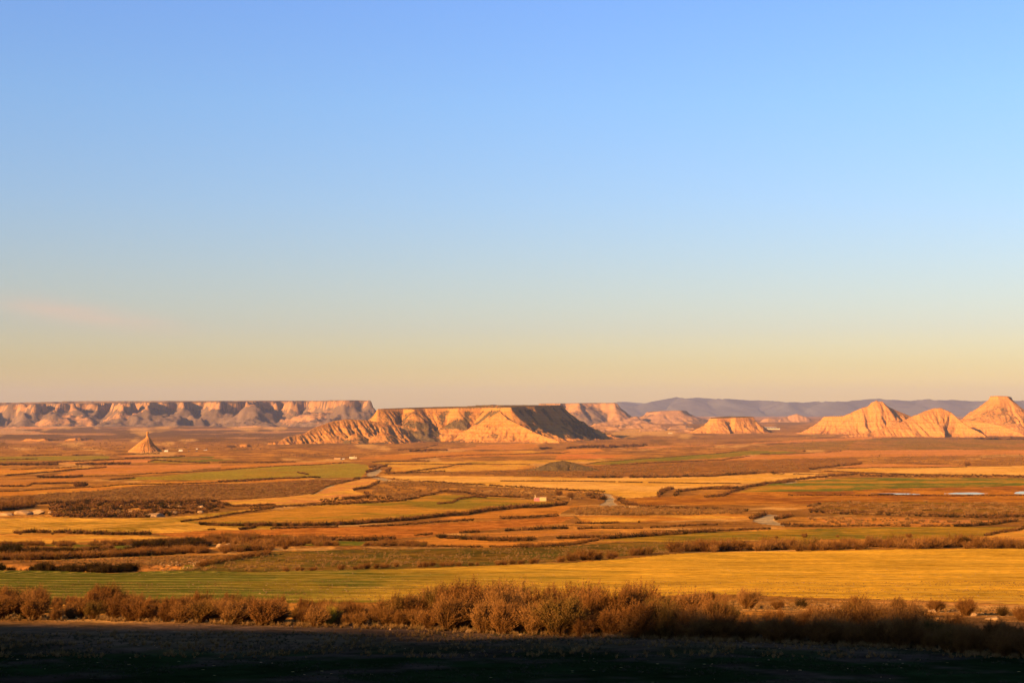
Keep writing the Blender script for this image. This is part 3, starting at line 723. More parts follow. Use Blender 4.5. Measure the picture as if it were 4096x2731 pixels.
def landform(name, label, nodes, closed, run, mat, grid, cliff=(0, 1), gull=(40, 12), spur=(200, 30), veg=(0.3, 0.5), concave=1.7,
             crown=1.0, seed=0, extra=None, foot=None, flat=0.0, vegtop=.75, strong=1.0, asym=None, rough=1.0):
    """An eroded hill or table mountain. nodes = rim (closed) or crest line (open) with heights; it falls
    away from them at 'run' metres per metre of height down to the plain, cut by gullies running downslope."""
    P3 = plan(nodes)
    zmin = -float(drop(float(P3[:, 1].mean()))) if foot is None else foot
    Hm = P3[:, 2].max() - zmin
    W = Hm * run * 1.15 + spur[1]
    x0, x1 = P3[:, 0].min() - W, P3[:, 0].max() + W
    y0, y1 = P3[:, 1].min() - W, P3[:, 1].max() + W
    gx = np.arange(x0, x1, grid); gy = np.arange(y0, y1, grid * 1.25)
    x, y = np.meshgrid(gx, gy)
    wx = x + spur[1] * (.35 if rough == 1 else .9) * fbm(x / spur[0], y / spur[0], 3, seed + 1); wy = y + spur[1] * (.35 if rough == 1 else .9) * fbm(x / spur[0], y / spur[0], 3, seed + 2)
    d, s, i, t = seg_dist(wx, wy, P3, closed)
    n = len(P3); j = (i + 1) % n if closed else np.minimum(i + 1, n - 1)
    zr = P3[i, 2] * (1 - t) + P3[j, 2] * t
    if closed:
        ins = in_poly(wx, wy, P3)
    else:
        ins = np.zeros(x.shape, bool)
    H = np.maximum(zr - zmin, 1.0)
    # buttresses: the foot swells and shrinks along the rim
    sp = fbm(s / spur[0], 3.3 + d / (spur[0] * 3), 3, seed + 5)
    rw = H * run * (1 + np.clip(sp, -.6, .8) * spur[1] / (Hm * run) * 1.6)
    if asym is not None:
        rw = rw * asym(x, y, P3)
    q = np.where(ins, 0, d / np.maximum(rw, 1))
    # gullies, narrow and sharp, deepest half way down
    gw = gull[0]
    mean = fbm(d / (gw * 3), s / (gw * 6), 2, seed + 7) * gw * .6
    g1 = 1 - np.abs(perlin((s + mean) / gw, d / (gw * 7) + 9, seed + 8)) * 2.0
    g2 = 1 - np.abs(perlin((s + mean) / (gw * .37), d / (gw * 4) + 5, seed + 9)) * 2.0
    g3 = 1 - np.abs(perlin(s / (gw * 3.3), d / (gw * 12) + 2, seed + 10)) * 2.0
    deep = np.sin(np.clip(q, 0, 1) * math.pi) ** .7
    carve = gull[1] * deep * (np.clip(g1, 0, 1) ** 2 + .45 * np.clip(g2, 0, 1) ** 2 + (1.3 if rough == 1 else .8) * np.clip(g3, 0, 1) ** 1.5)
    qt = np.clip(q, 0, 1.3)
    ch, cw = cliff
    cl = sstep(0, 1, d / max(cw, 1e-3) * (1 + .3 * fbm(s / (gw * .5), d * 0 + 1, 2, seed + 12))) if ch else 0.0
    cl = np.where(ins, 0, cl)
    tal = 1 - np.clip(1 - np.clip(qt, 0, 1), 0, 1) ** concave
    tail = np.clip(q - 1, 0, 1)
    ch_ = np.minimum(ch, H * .5) * np.clip((.55 if rough < 3 else .85) + 1.1 * fbm(s / (gw * 4), 7.7 + 0 * s, 2, seed + 15), .08, 1.15) if ch else 0
    h = zr - ch_ * cl - (H - ch_) * tal - tail * 10
    h = h - carve * strong
    h = h + gull[1] * .85 * (ridged(x / (gw * 1.1), y / (gw * 1.1), 4, seed + 16) - .72) * np.clip(q * 4, 0, 1) * np.clip((1.1 - q) * 4, 0, 1)
    h = h + .06 * rough * Hm * (fbm(x / (Hm * .6), y / (Hm * .6), 4, seed + 20) if rough == 1 else 1.2 * (ridged(x / (Hm * 1.3), y / (Hm * 1.3), 4, seed + 20) - .72)) * np.clip(q * 3, 0, 1) * np.clip((1.15 - q) * 4, 0, 1)
    h = np.where(ins, zr + flat * np.minimum(d, 60) / 60 + 1.2 * fbm(x / 30, y / 30, 3, seed + 30) * np.clip(d / 10, 0, 1), h)
    if extra is not None:
        h = extra(h, x, y, q, d, s, ins)
    gz = terrain(x, y)
    keep = h > gz - 2.0
    h = np.maximum(h, gz - 4.0)
    r, c = x.shape
    I, J = np.meshgrid(np.arange(r - 1), np.arange(c - 1), indexing='ij')
    A_ = (I * c + J).ravel(); Fc = np.stack([A_, A_ + 1, A_ + c + 1, A_ + c], 1)
    kf = keep.ravel()[Fc].any(1)
    Fc = Fc[kf]
    used = np.unique(Fc); remap = np.full(r * c, -1); remap[used] = np.arange(len(used))
    co = np.stack([x.ravel()[used], y.ravel()[used], h.ravel()[used]], 1)
    o = mesh_obj(name, co, remap[Fc], mat)
    # scrub holds on the gentle shoulders and sheltered sides, not on the bare gullied faces
    v = veg[0] + veg[1] * fbm(s / (gw * 2.4) + q * 1.2, q * .9 + 2, 3, seed + 40) * 2.2 - .35 * np.clip(g1, 0, 1) * deep + .25 * (q > .92)
    v = np.where(ins, vegtop, v)
    v = np.where((~ins) & (cl > .02) & (cl < .995), v - (1.7 if rough > 3 else 1.0), v) if ch else v
    v = np.where(h < gz + 1.5, np.maximum(v, .35), v)
    attr_f(o.data, "veg", v.ravel()[used])
    tag(o, label, kind='structure')
    return o

# --- the long central table mountain: flat top, right flank in shade
D1 = 4960.
landform("table_mountain_hill", "long flat-topped orange clay table mountain in the middle with its right flank in deep shadow",
    [(1512, 1635, D1 + 40), (1620, 1635, D1 + 130), (1660, 1635, D1 + 90), (1700, 1633, D1 + 130), (1790, 1632, D1 + 150), (1830, 1631, D1 + 120), (1925, 1630, D1 + 150), (1990, 1629, D1 - 10), (2040, 1629, D1 - 40),
     (2072, 1627, D1 + 40), (2096, 1626, D1 + 150), (2140, 1624, D1 + 190), (2160, 1623, D1 + 330), (2205, 1621, D1 + 400), (2222, 1620, D1 + 540), (2250, 1620, D1 + 640), (2245, 1620, D1 + 900), (1700, 1628, D1 + 900), (1530, 1634, D1 + 330)],
    True, 1.75, M_CLAY, 3.2, cliff=(5, 5), gull=(38, 11), spur=(190, 52), veg=(.42, .8), concave=1.55, seed=101, vegtop=.8,
    strong=1.15)
# the low knoll on its summit
landform("knoll_hill", "low dark knoll on the summit of the long table mountain",
    [(1935, 1623, D1 + 260), (1965, 1617, D1 + 270), (1985, 1618, D1 + 270), (2005, 1622, D1 + 260)], False, 3.6, M_CLAY, 3.5, gull=(30, .6), spur=(60, 4), veg=(.75, .2), seed=131, foot=place(1970, 1628, D1 + 260)[2])
# --- the ribbed orange spur in front of its left end
landform("badland_ridge_hill", "low ribbed orange badland ridge running down left from the central table mountain",
    [(1046, 1784, 4420), (1075, 1768, 4430), (1115, 1765, 4440), (1150, 1744, 4470), (1215, 1732, 4520), (1262, 1706, 4560), (1335, 1682, 4620), (1385, 1675, 4650), (1430, 1677, 4680), (1466, 1679, 4710), (1530, 1690, 4740), (1590, 1706, 4770), (1640, 1722, 4800)],
    False, 1.55, M_CLAY, 2.2, gull=(17, 6.0), spur=(120, 18), veg=(-.05, .28), concave=1.15, seed=151)
landform("mound_hill", "small rounded clay mound at the foot of the ribbed ridge",
    [(1408, 1737, 4420), (1428, 1732, 4430), (1450, 1737, 4440)], False, 1.9, M_CLAY, 2.4, gull=(20, 2), spur=(50, 8), veg=(.45, .5), concave=1.4, seed=161)
landform("mound_hill", "dark shaded clay mound right of the small rounded mound",
    [(1495, 1742, 4440), (1530, 1727, 4460), (1556, 1733, 4470), (1590, 1745, 4480)], False, 2.1, M_CLAY, 2.4, gull=(24, 2), spur=(50, 8), veg=(.55, .4), concave=1.5, seed=171)
# big bare buttress right of centre
landform("buttress_hill", "broad bare pleated clay buttress under the summit knoll of the central table mountain",
    [(1992, 1633, D1 + 10), (2004, 1650, 4905), (2034, 1674, 4865), (2092, 1705, 4800), (2165, 1737, 4730), (2240, 1762, 4660)], False, 1.8, M_CLAY, 2.6, gull=(19, 8), spur=(110, 26), veg=(.05, .5), concave=1.25, seed=181)

# --- far left plateau with its cliff
def bay(px0, px1, dd, n, seed, yfun, amp):
    rng = random.Random(seed); out = []
    for k in range(n):
        px = px0 + (px1 - px0) * k / (n - 1)
        out.append((px, yfun(px), dd + amp * (math.sin(k * 1.9 + seed) * .5 + rng.uniform(-.5, .5))))
    return out
ytop = lambda px: 1616 - 15.5 * min(max(px, -300), 1440) / 1440.0
landform("plateau_hill", "long distant plateau across the left with a pale cliff rim and dark scrubby slopes",
    bay(-400, 1300, 10300, 44, 5, ytop, 330) + [(1340, 1600.5, 10050), (1400, 1600.5, 9950), (1436, 1601, 10000), (1448, 1608, 10300), (1440, 1603, 11500), (600, 1608, 13200), (-500, 1618, 13200)],
    True, 1.75, M_FAR, 11.0, cliff=(30, 22), gull=(62, 16), spur=(240, 230), rough=4.0, veg=(1.12, .62), concave=1.5, seed=201, vegtop=.9)
landform("shoulder_hill", "hazy scrubby shoulder stepping down from the right end of the distant plateau",
    [(1438, 1612, 10450), (1462, 1625, 10500), (1500, 1637, 10600), (1545, 1650, 10700), (1620, 1665, 10900)], False, 2.0, M_FAR, 10, gull=(80, 12), spur=(200, 50), veg=(.5, .4), seed=221)
# --- pink plateau beyond the right end of the central mountain
landform("plateau_hill", "pinkish hazy table mountain behind the shaded flank of the central one",
    [(2150, 1614, 11600), (2250, 1613, 11400), (2300, 1612.5, 11450), (2330, 1612, 11200), (2400, 1611, 11350), (2444, 1611, 11300), (2452, 1613, 11900), (2200, 1613, 12600)],
    True, 2.3, M_FAR, 10, cliff=(36, 24), gull=(90, 22), spur=(300, 150), rough=2.2, veg=(.40, .7), concave=1.55, seed=241, vegtop=.8)
landform("flat_top_hill", "low bluish flat-topped hill in front of the far mountain range",
    [(2590, 1648, 12300), (2640, 1643, 12200), (2720, 1641, 12250), (2745, 1643, 12400), (2700, 1642, 13000), (2600, 1645, 13000)],
    True, 3.0, M_FAR, 11, cliff=(14, 20), gull=(90, 10), spur=(260, 110), veg=(.40, .6), concave=1.5, seed=261, vegtop=1.0)
for k, (a, b, c, dd) in enumerate([((2330, 1712), (2420, 1700), (2470, 1706), 7800), ((2480, 1701), (2560, 1690), (2640, 1697), 8600), ((2560, 1717), (2610, 1704), (2660, 1712), 7700),
                                   ((2680, 1706), (2720, 1698), (2770, 1704), 8300), ((2700, 1722), (2735, 1713), (2775, 1720), 7300), ((2380, 1690), (2440, 1683), (2500, 1690), 9600)]):
    landform("clay_mound_hill", "low pink and tan eroded mound between the central mountain and the small mesa", [a + (dd,), b + (dd + 60,), c + (dd + 40,)], False, 3.0, M_FAR, 6, gull=(50, 4), spur=(120, 30), veg=(.25, .8), seed=280 + k * 7)["group"] = "low eroded mounds right of the central mountain"
# --- small mesa, centre right
landform("small_mesa_hill", "small orange mesa with a dark flat cap standing alone near the white barn",
    [(2838, 1673, 7050), (2868, 1672, 7030), (2930, 1671, 7060), (2946, 1670, 7030), (2985, 1668, 7060), (3012, 1667, 7100), (3000, 1665, 7330), (2900, 1665, 7330), (2850, 1669, 7250)],
    True, 1.7, M_CLAY, 3.6, cliff=(14, 9), gull=(32, 9), spur=(120, 40), veg=(.22, .6), concave=1.6, seed=301, vegtop=.75)
landform("clay_cone_hill", "small hazy clay cone far away between the small mesa and the pale hills",
    [(3120, 1674, 13200), (3150, 1664, 13300), (3186, 1651, 13300), (3215, 1662, 13300), (3240, 1674, 13300)], False, 2.0, M_FAR, 9, gull=(60, 9), spur=(150, 40), veg=(-.1, .4), seed=321)
landform("clay_cone_hill", "low flat clay rise left of the small hazy cone",
    [(3050, 1674, 13000), (3075, 1669, 13000), (3105, 1676, 13000)], False, 2.4, M_FAR, 9, gull=(60, 6), spur=(150, 30), veg=(.1, .4), seed=327)
# --- pale banded hills on the right
landform("banded_clay_hill", "pale banded clay hill with a rounded peak and a flat shoulder on its left",
    [(3290, 1664, 6850), (3375, 1661, 6800), (3400, 1648, 6780), (3440, 1630, 6780), (3465, 1625, 6780), (3484, 1608, 6780), (3503, 1601, 6780), (3530, 1604, 6780), (3560, 1626, 6800), (3600, 1646, 6830), (3645, 1664, 6860), (3700, 1672, 6860)],
    False, 1.7, M_PALE, 3.4, gull=(34, 11), spur=(140, 40), veg=(.10, .6), concave=1.35, seed=341)
landform("banded_clay_hill", "pale smooth clay hill with a round top standing in front of the other right hills",
    [(3420, 1738, 5950), (3500, 1722, 5980), (3580, 1697, 6020), (3645, 1666, 6060), (3700, 1642, 6080), (3733, 1631, 6090), (3768, 1631, 6090), (3800, 1644, 6080), (3840, 1680, 6050), (3880, 1708, 6010), (3940, 1736, 5960)],
    False, 1.35, M_PALE, 2.8, gull=(24, 7), spur=(110, 26), veg=(-.22, .3), concave=1.15, seed=361)
landform("low_white_ridge_hill", "low white crumbling clay edge trailing left from the smooth pale hill",
    [(3205, 1754, 5750), (3230, 1744, 5760), (3262, 1751, 5780), (3300, 1748, 5800), (3345, 1746, 5830), (3400, 1738, 5870), (3470, 1730, 5900)],
    False, 1.6, M_PALE, 2.4, gull=(15, 4), spur=(70, 12), veg=(-.3, .2), concave=1.1, seed=371)
landform("mesa_hill", "tall pale banded mesa with a small flat top at the right edge",
    [(3960, 1584, 6750), (3990, 1583, 6700), (4030, 1584, 6710), (4046, 1588, 6760), (4020, 1584, 6850), (3970, 1584, 6840)],
    True, 1.62, M_PALE, 3.6, cliff=(12, 8), gull=(38, 12), spur=(150, 42), veg=(.14, .6), concave=1.3, seed=381, vegtop=.7)
landform("clay_spur_hill", "pleated pale clay spur running down right below the tall mesa",
    [(3850, 1683, 6350), (3895, 1680, 6300), (3950, 1689, 6260), (4010, 1700, 6200), (4060, 1720, 6150), (4100, 1738, 6100)],
    False, 1.5, M_PALE, 2.6, gull=(20, 6), spur=(90, 20), veg=(-.15, .3), concave=1.2, seed=391)
landform("clay_shelf_hill", "orange clay shelf at the right edge under the tall mesa",
    [(3990, 1700, 6650), (4060, 1693, 6600), (4150, 1690, 6550), (4300, 1680, 6550)],
    False, 2.0, M_CLAY, 4, gull=(30, 6), spur=(90, 20), veg=(.15, .5), concave=1.2, seed=397)
# --- low dark humps and orange outcrops on the left plain
for k, (nodes, lb, vv, m, gl) in enumerate([
    ([(70, 1758, 5000), (110, 1751, 5000), (180, 1750, 5000), (240, 1758, 5050)], "long low dark scrubby hump on the left plain", .5, M_CLAY, (40, 4)),
    ([(258, 1753, 5100), (300, 1750, 5100), (360, 1751, 5150), (400, 1762, 5150)], "flat dark hump right of the long scrubby one", .62, M_CLAY, (40, 4)),
    ([(430, 1756, 5400), (480, 1753, 5400), (530, 1762, 5400)], "faint dark hump behind the rock spire's left side", .6, M_CLAY, (40, 3)),
    ([(155, 1800, 3800), (180, 1791, 3800), (225, 1788, 3800), (262, 1792, 3800), (282, 1800, 3800)], "low bright orange rock outcrop left of the spire", -.2, M_CLAY, (12, 3)),
    ([(-40, 1806, 3700), (10, 1799, 3700), (40, 1806, 3700)], "orange rock outcrop cut by the left edge", -.1, M_CLAY, (12, 2)),
    ([(380, 1781, 4500), (420, 1775, 4500), (470, 1776, 4500), (530, 1780, 4500)], "thin pale clay edge left behind the spire", -.2, M_PALE, (18, 3)),
    ([(640, 1783, 4400), (690, 1776, 4400), (730, 1782, 4400)], "small orange clay rise right behind the spire", -.15, M_CLAY, (18, 3)),
    ([(812, 1796, 3900), (860, 1789, 3920), (905, 1780, 3960), (950, 1776, 4000), (985, 1773, 4000), (1018, 1782, 4020)], "orange gullied clay ridge right of the parked campers", -.05, M_CLAY, (16, 4)),
    ([(745, 1800, 3700), (765, 1795, 3700), (790, 1799, 3700)], "tiny orange mound among the parked vehicles", -.2, M_CLAY, (14, 1)),
    ([(1090, 1812, 3350), (1190, 1800, 3400), (1230, 1811, 3400)], "low dark stony mound right of the spire on the plain", .5, M_CLAY, (20, 2)),
    ([(2085, 1882, 1760), (2140, 1873, 1760), (2200, 1848, 1770), (2250, 1841, 1775), (2280, 1846, 1775), (2340, 1862, 1770), (2390, 1874, 1765)], "low brown scrub-covered mound rising from the middle of the plain", 1.0, M_CLAY, (16, .5)),
    ([(2840, 1812, 5200), (2880, 1803, 5200), (2960, 1812, 5200)], "slight clay rise beyond the green wedge field", .2, M_CLAY, (20, 2)),
    ([(520, 1714, 9200), (640, 1706, 9200), (760, 1712, 9200)], "hazy low foothill under the distant cliffs", .5, M_FAR, (80, 7)),
    ([(-60, 1712, 9000), (60, 1702, 9000), (150, 1710, 9000)], "hazy foothill at the left edge under the distant cliffs", .5, M_FAR, (80, 7)),
    ([(900, 1708, 9300), (1000, 1698, 9300), (1120, 1706, 9300)], "hazy foothill under the right part of the distant cliffs", .45, M_FAR, (80, 7)),
    ]):
    dd = nodes[0][2]
    landform("hummock_hill", lb, nodes, False, 2.6 if k == 10 else 2.0, m, max(1.2, dd / 1900), gull=gl, spur=(dd / 60, dd / 420), veg=(vv, .5), concave=1.35, seed=420 + 9 * k)

# --- the blue range on the horizon
RANGE = [(2300, 1622), (2448, 1613), (2493, 1605), (2530, 1611), (2560, 1620), (2614, 1606), (2660, 1594), (2714, 1586), (2762, 1593), (2801, 1588), (2849, 1595), (2905, 1592), (2953, 1598), (3027, 1598),
         (3117, 1607), (3206, 1608), (3265, 1604), (3314, 1605), (3448, 1599), (3505, 1593), (3600, 1598), (3657, 1601), (3710, 1594), (3752, 1599), (3810, 1598), (3886, 1604), (3924, 1602), (4000, 1603), (4096, 1600), (4300, 1596), (4600, 1610)]
landform("mountain_range", "hazy blue mountain range along the right horizon",
    [(a, b, 30000 + 900 * math.sin(i * 2.1)) for i, (a, b) in enumerate(RANGE)], False, 5.0, M_HAZE_BLUE, 60, gull=(600, 40), spur=(2200, 900), veg=(.6, .3), concave=1.3, seed=501)
landform("mountain_range", "fainter bluish ridge behind the mountain range, seen in its gap",
    [(2380, 1616, 38000), (2493, 1604.5, 38000), (2600, 1612, 38000), (3200, 1612, 38000)], False, 5.0, M_HAZE_BLUE, 110, gull=(600, 40), spur=(2200, 700), veg=(.6, .3), concave=1.3, seed=517)

# --- the rock spire
def rock_spire():
    D = 3350.
    c = place(588, 1811, D)
    prof = [(1726, 585.5, 592), (1728, 583.5, 593.5), (1733, 583, 593.6), (1737, 584, 592), (1742, 585, 591.5), (1746, 583.6, 593.5), (1749, 582.6, 597), (1753, 579, 600), (1757, 573, 603),
            (1765, 562, 608), (1772, 553, 613), (1780, 543, 619), (1790, 530, 630), (1799, 520, 641), (1806, 512, 650), (1814, 500, 658)]
    hs = np.array([(1811 - p[0]) / F * D for p in prof]); rl = np.array([(588 - p[1]) / F * D for p in prof]); rr = np.array([(p[2] - 588) / F * D for p in prof])
    nz, na = 150, 260
    zz = np.linspace(hs[-1], hs[0], nz); aa = np.linspace(0, 2 * math.pi, na, endpoint=False)
    L = np.interp(-zz, -hs, rl); Rr = np.interp(-zz, -hs, rr)
    a, z = np.meshgrid(aa, zz); Lg = np.repeat(L[:, None], na, 1); Rg = np.repeat(Rr[:, None], na, 1)
    w = (1 + np.cos(a)) / 2
    r = Lg * (1 - w) + Rg * w
    hfrac = z / hs[0]
    lower = sstep(.74, .35, hfrac)
    rib = 1 - np.abs(perlin(a * 6.5 + 1.3 * perlin(a * 3, hfrac * 4, 5), hfrac * 1.6, 611)) * 2.0
    rib2 = 1 - np.abs(perlin(a * 15, hfrac * 3.0, 612)) * 2.0
    r = r * (1 + .02 * fbm(a * 6, hfrac * 26, 3, 613)) - lower * (2.6 * np.clip(rib, 0, 1) ** 2 + 1.1 * np.clip(rib2, 0, 1) ** 2) * np.clip(r / 8, .2, 1.2)
    r = r + .25 * np.sin(hfrac * 60) * (1 - lower) * .6
    r = np.maximum(r, .3)
    x = c[0] + np.cos(a) * r; y = c[1] + np.sin(a) * r * .95
    co = np.stack([x.ravel(), y.ravel(), (c[2] + z).ravel()], 1)
    co = np.vstack([co, [[c[0] + .2, c[1], c[2] + hs[0] + .2]]])
    fs = []
    for i in range(nz - 1):
        for j in range(na):
            fs.append((i * na + j, i * na + (j + 1) % na, (i + 1) * na + (j + 1) % na, (i + 1) * na + j))
    top = len(co) - 1
    fs += [((nz - 1) * na + j, (nz - 1) * na + (j + 1) % na, top) for j in range(na)]
    o = mesh_obj("rock_spire", co, fs, M_SPIRE)
    v = (-.3 + .5 * fbm(a * 2, hfrac * 8, 3, 620)).ravel()
    attr_f(o.data, "veg", np.append(v, 0))
    tag(o, "orange clay cone topped by a narrow rock chimney, standing alone on the left plain", "rock formation")
rock_spire()

# ------------------------------------------------------------------ the air
def box_mesh(name, x0, x1, y0, y1, z0, z1, mat=None, parent=None):
    co = [(x, y, z) for x in (x0, x1) for y in (y0, y1) for z in (z0, z1)]
    fs = [(0, 1, 3, 2), (4, 6, 7, 5), (0, 4, 5, 1), (2, 3, 7, 6), (0, 2, 6, 4), (1, 5, 7, 3)]
    return mesh_obj(name, co, fs, mat, parent, smooth=False)
hz = bpy.data.materials.new("evening_haze"); hz.use_nodes = True
hn = hz.node_tree.nodes
for n_ in list(hn): hn.remove(n_)
ho = hn.new("ShaderNodeOutputMaterial"); hv = hn.new("ShaderNodeVolumePrincipled")
hv.inputs["Color"].default_value = (.31, .375, .64, 1)
hv.inputs["Density"].default_value = 2.0e-5
hv.inputs["Anisotropy"].default_value = 0.0
hz.node_tree.links.new(hv.outputs[0], ho.inputs["Volume"])
tag(box_mesh("haze", -45000, 45000, -44000, 42000, -380, 620, hz), "thin evening haze over the whole plain", kind='stuff')
# ------------------------------------------------------------------ shrubs
def shrub_material(name, lo, mid, hi, green):
    t = NT(name)
    rnd = t.n.new("ShaderNodeObjectInfo").outputs["Random"]
    tip = t.attr("tip")
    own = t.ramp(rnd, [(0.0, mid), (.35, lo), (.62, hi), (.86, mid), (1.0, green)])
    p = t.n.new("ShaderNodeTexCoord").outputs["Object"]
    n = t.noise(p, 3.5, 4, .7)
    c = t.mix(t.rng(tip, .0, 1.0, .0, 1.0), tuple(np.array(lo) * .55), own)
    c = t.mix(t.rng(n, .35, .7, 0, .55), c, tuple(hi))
    t.base(c)
    t.b.inputs["Roughness"].default_value = .9
    return t.m
M_DRY = shrub_material("dry_rusty_shrub", (.058, .023, .006), (.110, .045, .012), (.172, .084, .025), (.060, .046, .010))
M_HEDGE_SHADED = shrub_material("shade_dark_hedge_shrub", (.055, .022, .007), (.085, .036, .011), (.15, .072, .024), (.045, .036, .009))  # darker copy of the dry shrub, shaded parts put into the colour
M_TUFT = shrub_material("straw_tuft", (.10, .055, .016), (.17, .092, .028), (.24, .14, .055), (.06, .052, .012))
M_GREEN_SHADEBUSH = shrub_material("shade_dark_green_shrub", (.012, .009, .004), (.02, .014, .005), (.045, .024, .008), (.014, .015, .005))  # near-black green; in the ditches this colour stands in for shadow

def shrub_geo(seed, stems=420, leaf=5, rad=.62, lean=.22, width=.010, segs=3, leafsize=.030, droop=.25, dome=.6, full=.45):
    rng = np.random.default_rng(seed)
    n = stems
    a = rng.uniform(0, 2 * math.pi, n); rr = np.sqrt(rng.uniform(0, 1, n)) * rad * .32
    bx, by = np.cos(a) * rr, np.sin(a) * rr
    out = rng.uniform(.1, 1, n) ** .7
    a2 = a + rng.normal(0, .5, n)
    lump = 1 + .30 * np.sin(a2 * 3 + seed) * out + .2 * np.sin(a2 * 5 + seed * 2) * np.sin(out * 5 + seed)
    tx = bx + np.cos(a2) * out * rad * lump + lean * rng.uniform(.4, 1.2, n); ty = by + np.sin(a2) * out * rad * lump * .9
    tz = (1 - dome * out ** 2.2) * rng.uniform(full, 1.0, n) * lump
    tz = np.clip(tz, .08, 1.15)
    V = []; Fq = []; T = []; base = 0
    ts = np.linspace(0, 1, segs + 1)
    pts = []
    for k in ts:
        x = bx + (tx - bx) * k ** (1.25); y = by + (ty - by) * k ** 1.25
        z = tz * (k ** .85) - droop * .25 * out * k ** 3
        pts.append(np.stack([x, y, z], 1) + rng.normal(0, .012, (n, 3)) * (k > 0))
    pts = np.array(pts)
    sa = rng.uniform(0, math.pi, n); side = np.stack([np.cos(sa), np.sin(sa), rng.normal(0, .2, n)], 1)
    for k in range(segs + 1):
        w = width * (1 - .75 * ts[k]) * rng.uniform(.7, 1.4, n)[:, None]
        V += [pts[k] - side * w, pts[k] + side * w]; T += [np.full(n, ts[k])] * 2
    V = np.concatenate(V); T = np.concatenate(T)
    F4 = []
    idx = np.arange(n)
    for k in range(segs):
        F4.append(np.stack([idx + 2 * k * n, idx + (2 * k + 1) * n, idx + (2 * k + 3) * n, idx + (2 * k + 2) * n], 1))
    F4 = np.concatenate(F4)
    # side twigs and small leaves: slim blades along the upper stems
    m = n * leaf
    si = rng.integers(0, n, m); kk = rng.uniform(.25, 1.0, m)
    seg = np.minimum((kk * segs).astype(int), segs - 1); f = kk * segs - seg
    c = pts[seg, si] * (1 - f[:, None]) + pts[seg + 1, si] * f[:, None]
    d = rng.normal(0, 1, (m, 3)); d[:, 2] = np.abs(d[:, 2]) * .9 + .3; d /= np.linalg.norm(d, axis=1)[:, None]
    L = leafsize * rng.uniform(.8, 2.6, m)[:, None]
    s = np.cross(d, rng.normal(0, 1, (m, 3))); s /= np.linalg.norm(s, axis=1)[:, None]; s *= leafsize * .30
    q = np.concatenate([c - s * .4, c + d * L * .55 - s, c + d * L, c + d * L * .55 + s])
    j = np.arange(m) + len(V)
    F5 = np.stack([j, j + m, j + 2 * m, j + 3 * m], 1)
    V = np.concatenate([V, q]); T = np.concatenate([T, np.tile(np.clip(kk, 0, 1), 4)])
    V[:, 2] = np.maximum(V[:, 2], -.02)
    return V, np.concatenate([F4, F5]), T

def shrub_mesh(name, mat, **kw):
    V, Fc, T = shrub_geo(**kw)
    me = bpy.data.meshes.new(name)
    me.vertices.add(len(V)); me.vertices.foreach_set("co", V.astype(np.float32).ravel())
    me.loops.add(Fc.size); me.loops.foreach_set("vertex_index", Fc.astype(np.int32).ravel())
    me.polygons.add(len(Fc)); me.polygons.foreach_set("loop_start", np.arange(0, Fc.size, 4, dtype=np.int32))
    me.update(calc_edges=True); me.polygons.foreach_set("use_smooth", np.zeros(len(Fc), bool))
    me.materials.append(mat); attr_f(me, "tip", T)
    return me

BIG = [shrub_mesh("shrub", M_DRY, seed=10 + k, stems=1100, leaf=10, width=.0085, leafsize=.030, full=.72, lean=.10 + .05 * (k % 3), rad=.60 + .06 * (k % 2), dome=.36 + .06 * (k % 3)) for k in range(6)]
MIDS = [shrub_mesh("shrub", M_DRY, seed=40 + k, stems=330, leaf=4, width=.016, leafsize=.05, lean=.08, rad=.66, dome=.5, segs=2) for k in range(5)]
LOWS = [shrub_mesh("shrub", M_HEDGE_SHADED if k < 3 else M_GREEN_SHADEBUSH, seed=60 + k, stems=34, leaf=3, width=.05, leafsize=.17, lean=.04, rad=.62, dome=.5, segs=2) for k in range(5)]
SHADE_DARKS = [shrub_mesh("shrub", M_GREEN_SHADEBUSH, seed=70 + k, stems=300, leaf=5, width=.018, leafsize=.06, lean=.04, rad=.64, dome=.45, segs=2) for k in range(2)]  # ditch bushes, coloured near-black in place of cast shade
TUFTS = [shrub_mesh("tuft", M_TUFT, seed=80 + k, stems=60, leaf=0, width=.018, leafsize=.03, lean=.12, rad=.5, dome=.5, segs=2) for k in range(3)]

rng = random.Random(77)
def put(me, px, py, hpx, label, cat="shrub", group=None, wide=1.0, name="shrub", off=(0, 0), sink=.03, rot=None):
    x, y = ground_at(px, py); x += off[0]; y += off[1]
    z = float(terrain(np.array([x]), np.array([y]))[0])
    h = hpx / F * y
    o = bpy.data.objects.new(name, me); COL.objects.link(o)
    o.location = (x, y, z - sink * h)
    o.scale = (h * wide, h * wide, h)
    o.rotation_euler = (0, 0, rng.uniform(-.5, .5) if rot is None else rot)
    tag(o, label, cat, group)
    return o

BASE = [(-500, 2478), (0, 2478), (300, 2476), (600, 2480), (1000, 2494), (1400, 2504), (1700, 2514), (2000, 2530), (2300, 2542), (2600, 2552), (2900, 2562), (3200, 2570), (3500, 2582), (3800, 2602), (4096, 2632), (4600, 2680)]
TOP = [(-500, 2370), (0, 2362), (150, 2352), (195, 2372), (225, 2438), (262, 2438), (290, 2385), (400, 2342), (470, 2372), (600, 2384), (720, 2372), (900, 2378), (1000, 2362), (1060, 2360), (1150, 2390), (1300, 2392), (1420, 2412), (1480, 2420), (1560, 2375), (1700, 2365), (1830, 2328), (1930, 2352), (2030, 2342),
       (2110, 2380), (2200, 2342), (2300, 2352), (2400, 2378), (2510, 2338), (2600, 2352), (2680, 2395), (2780, 2372), (2870, 2398), (2960, 2430), (3050, 2440), (3200, 2448), (3350, 2420), (3440, 2400), (3520, 2440), (3600, 2402), (3680, 2450), (3850, 2462), (3950, 2480), (4096, 2490), (4600, 2540)]
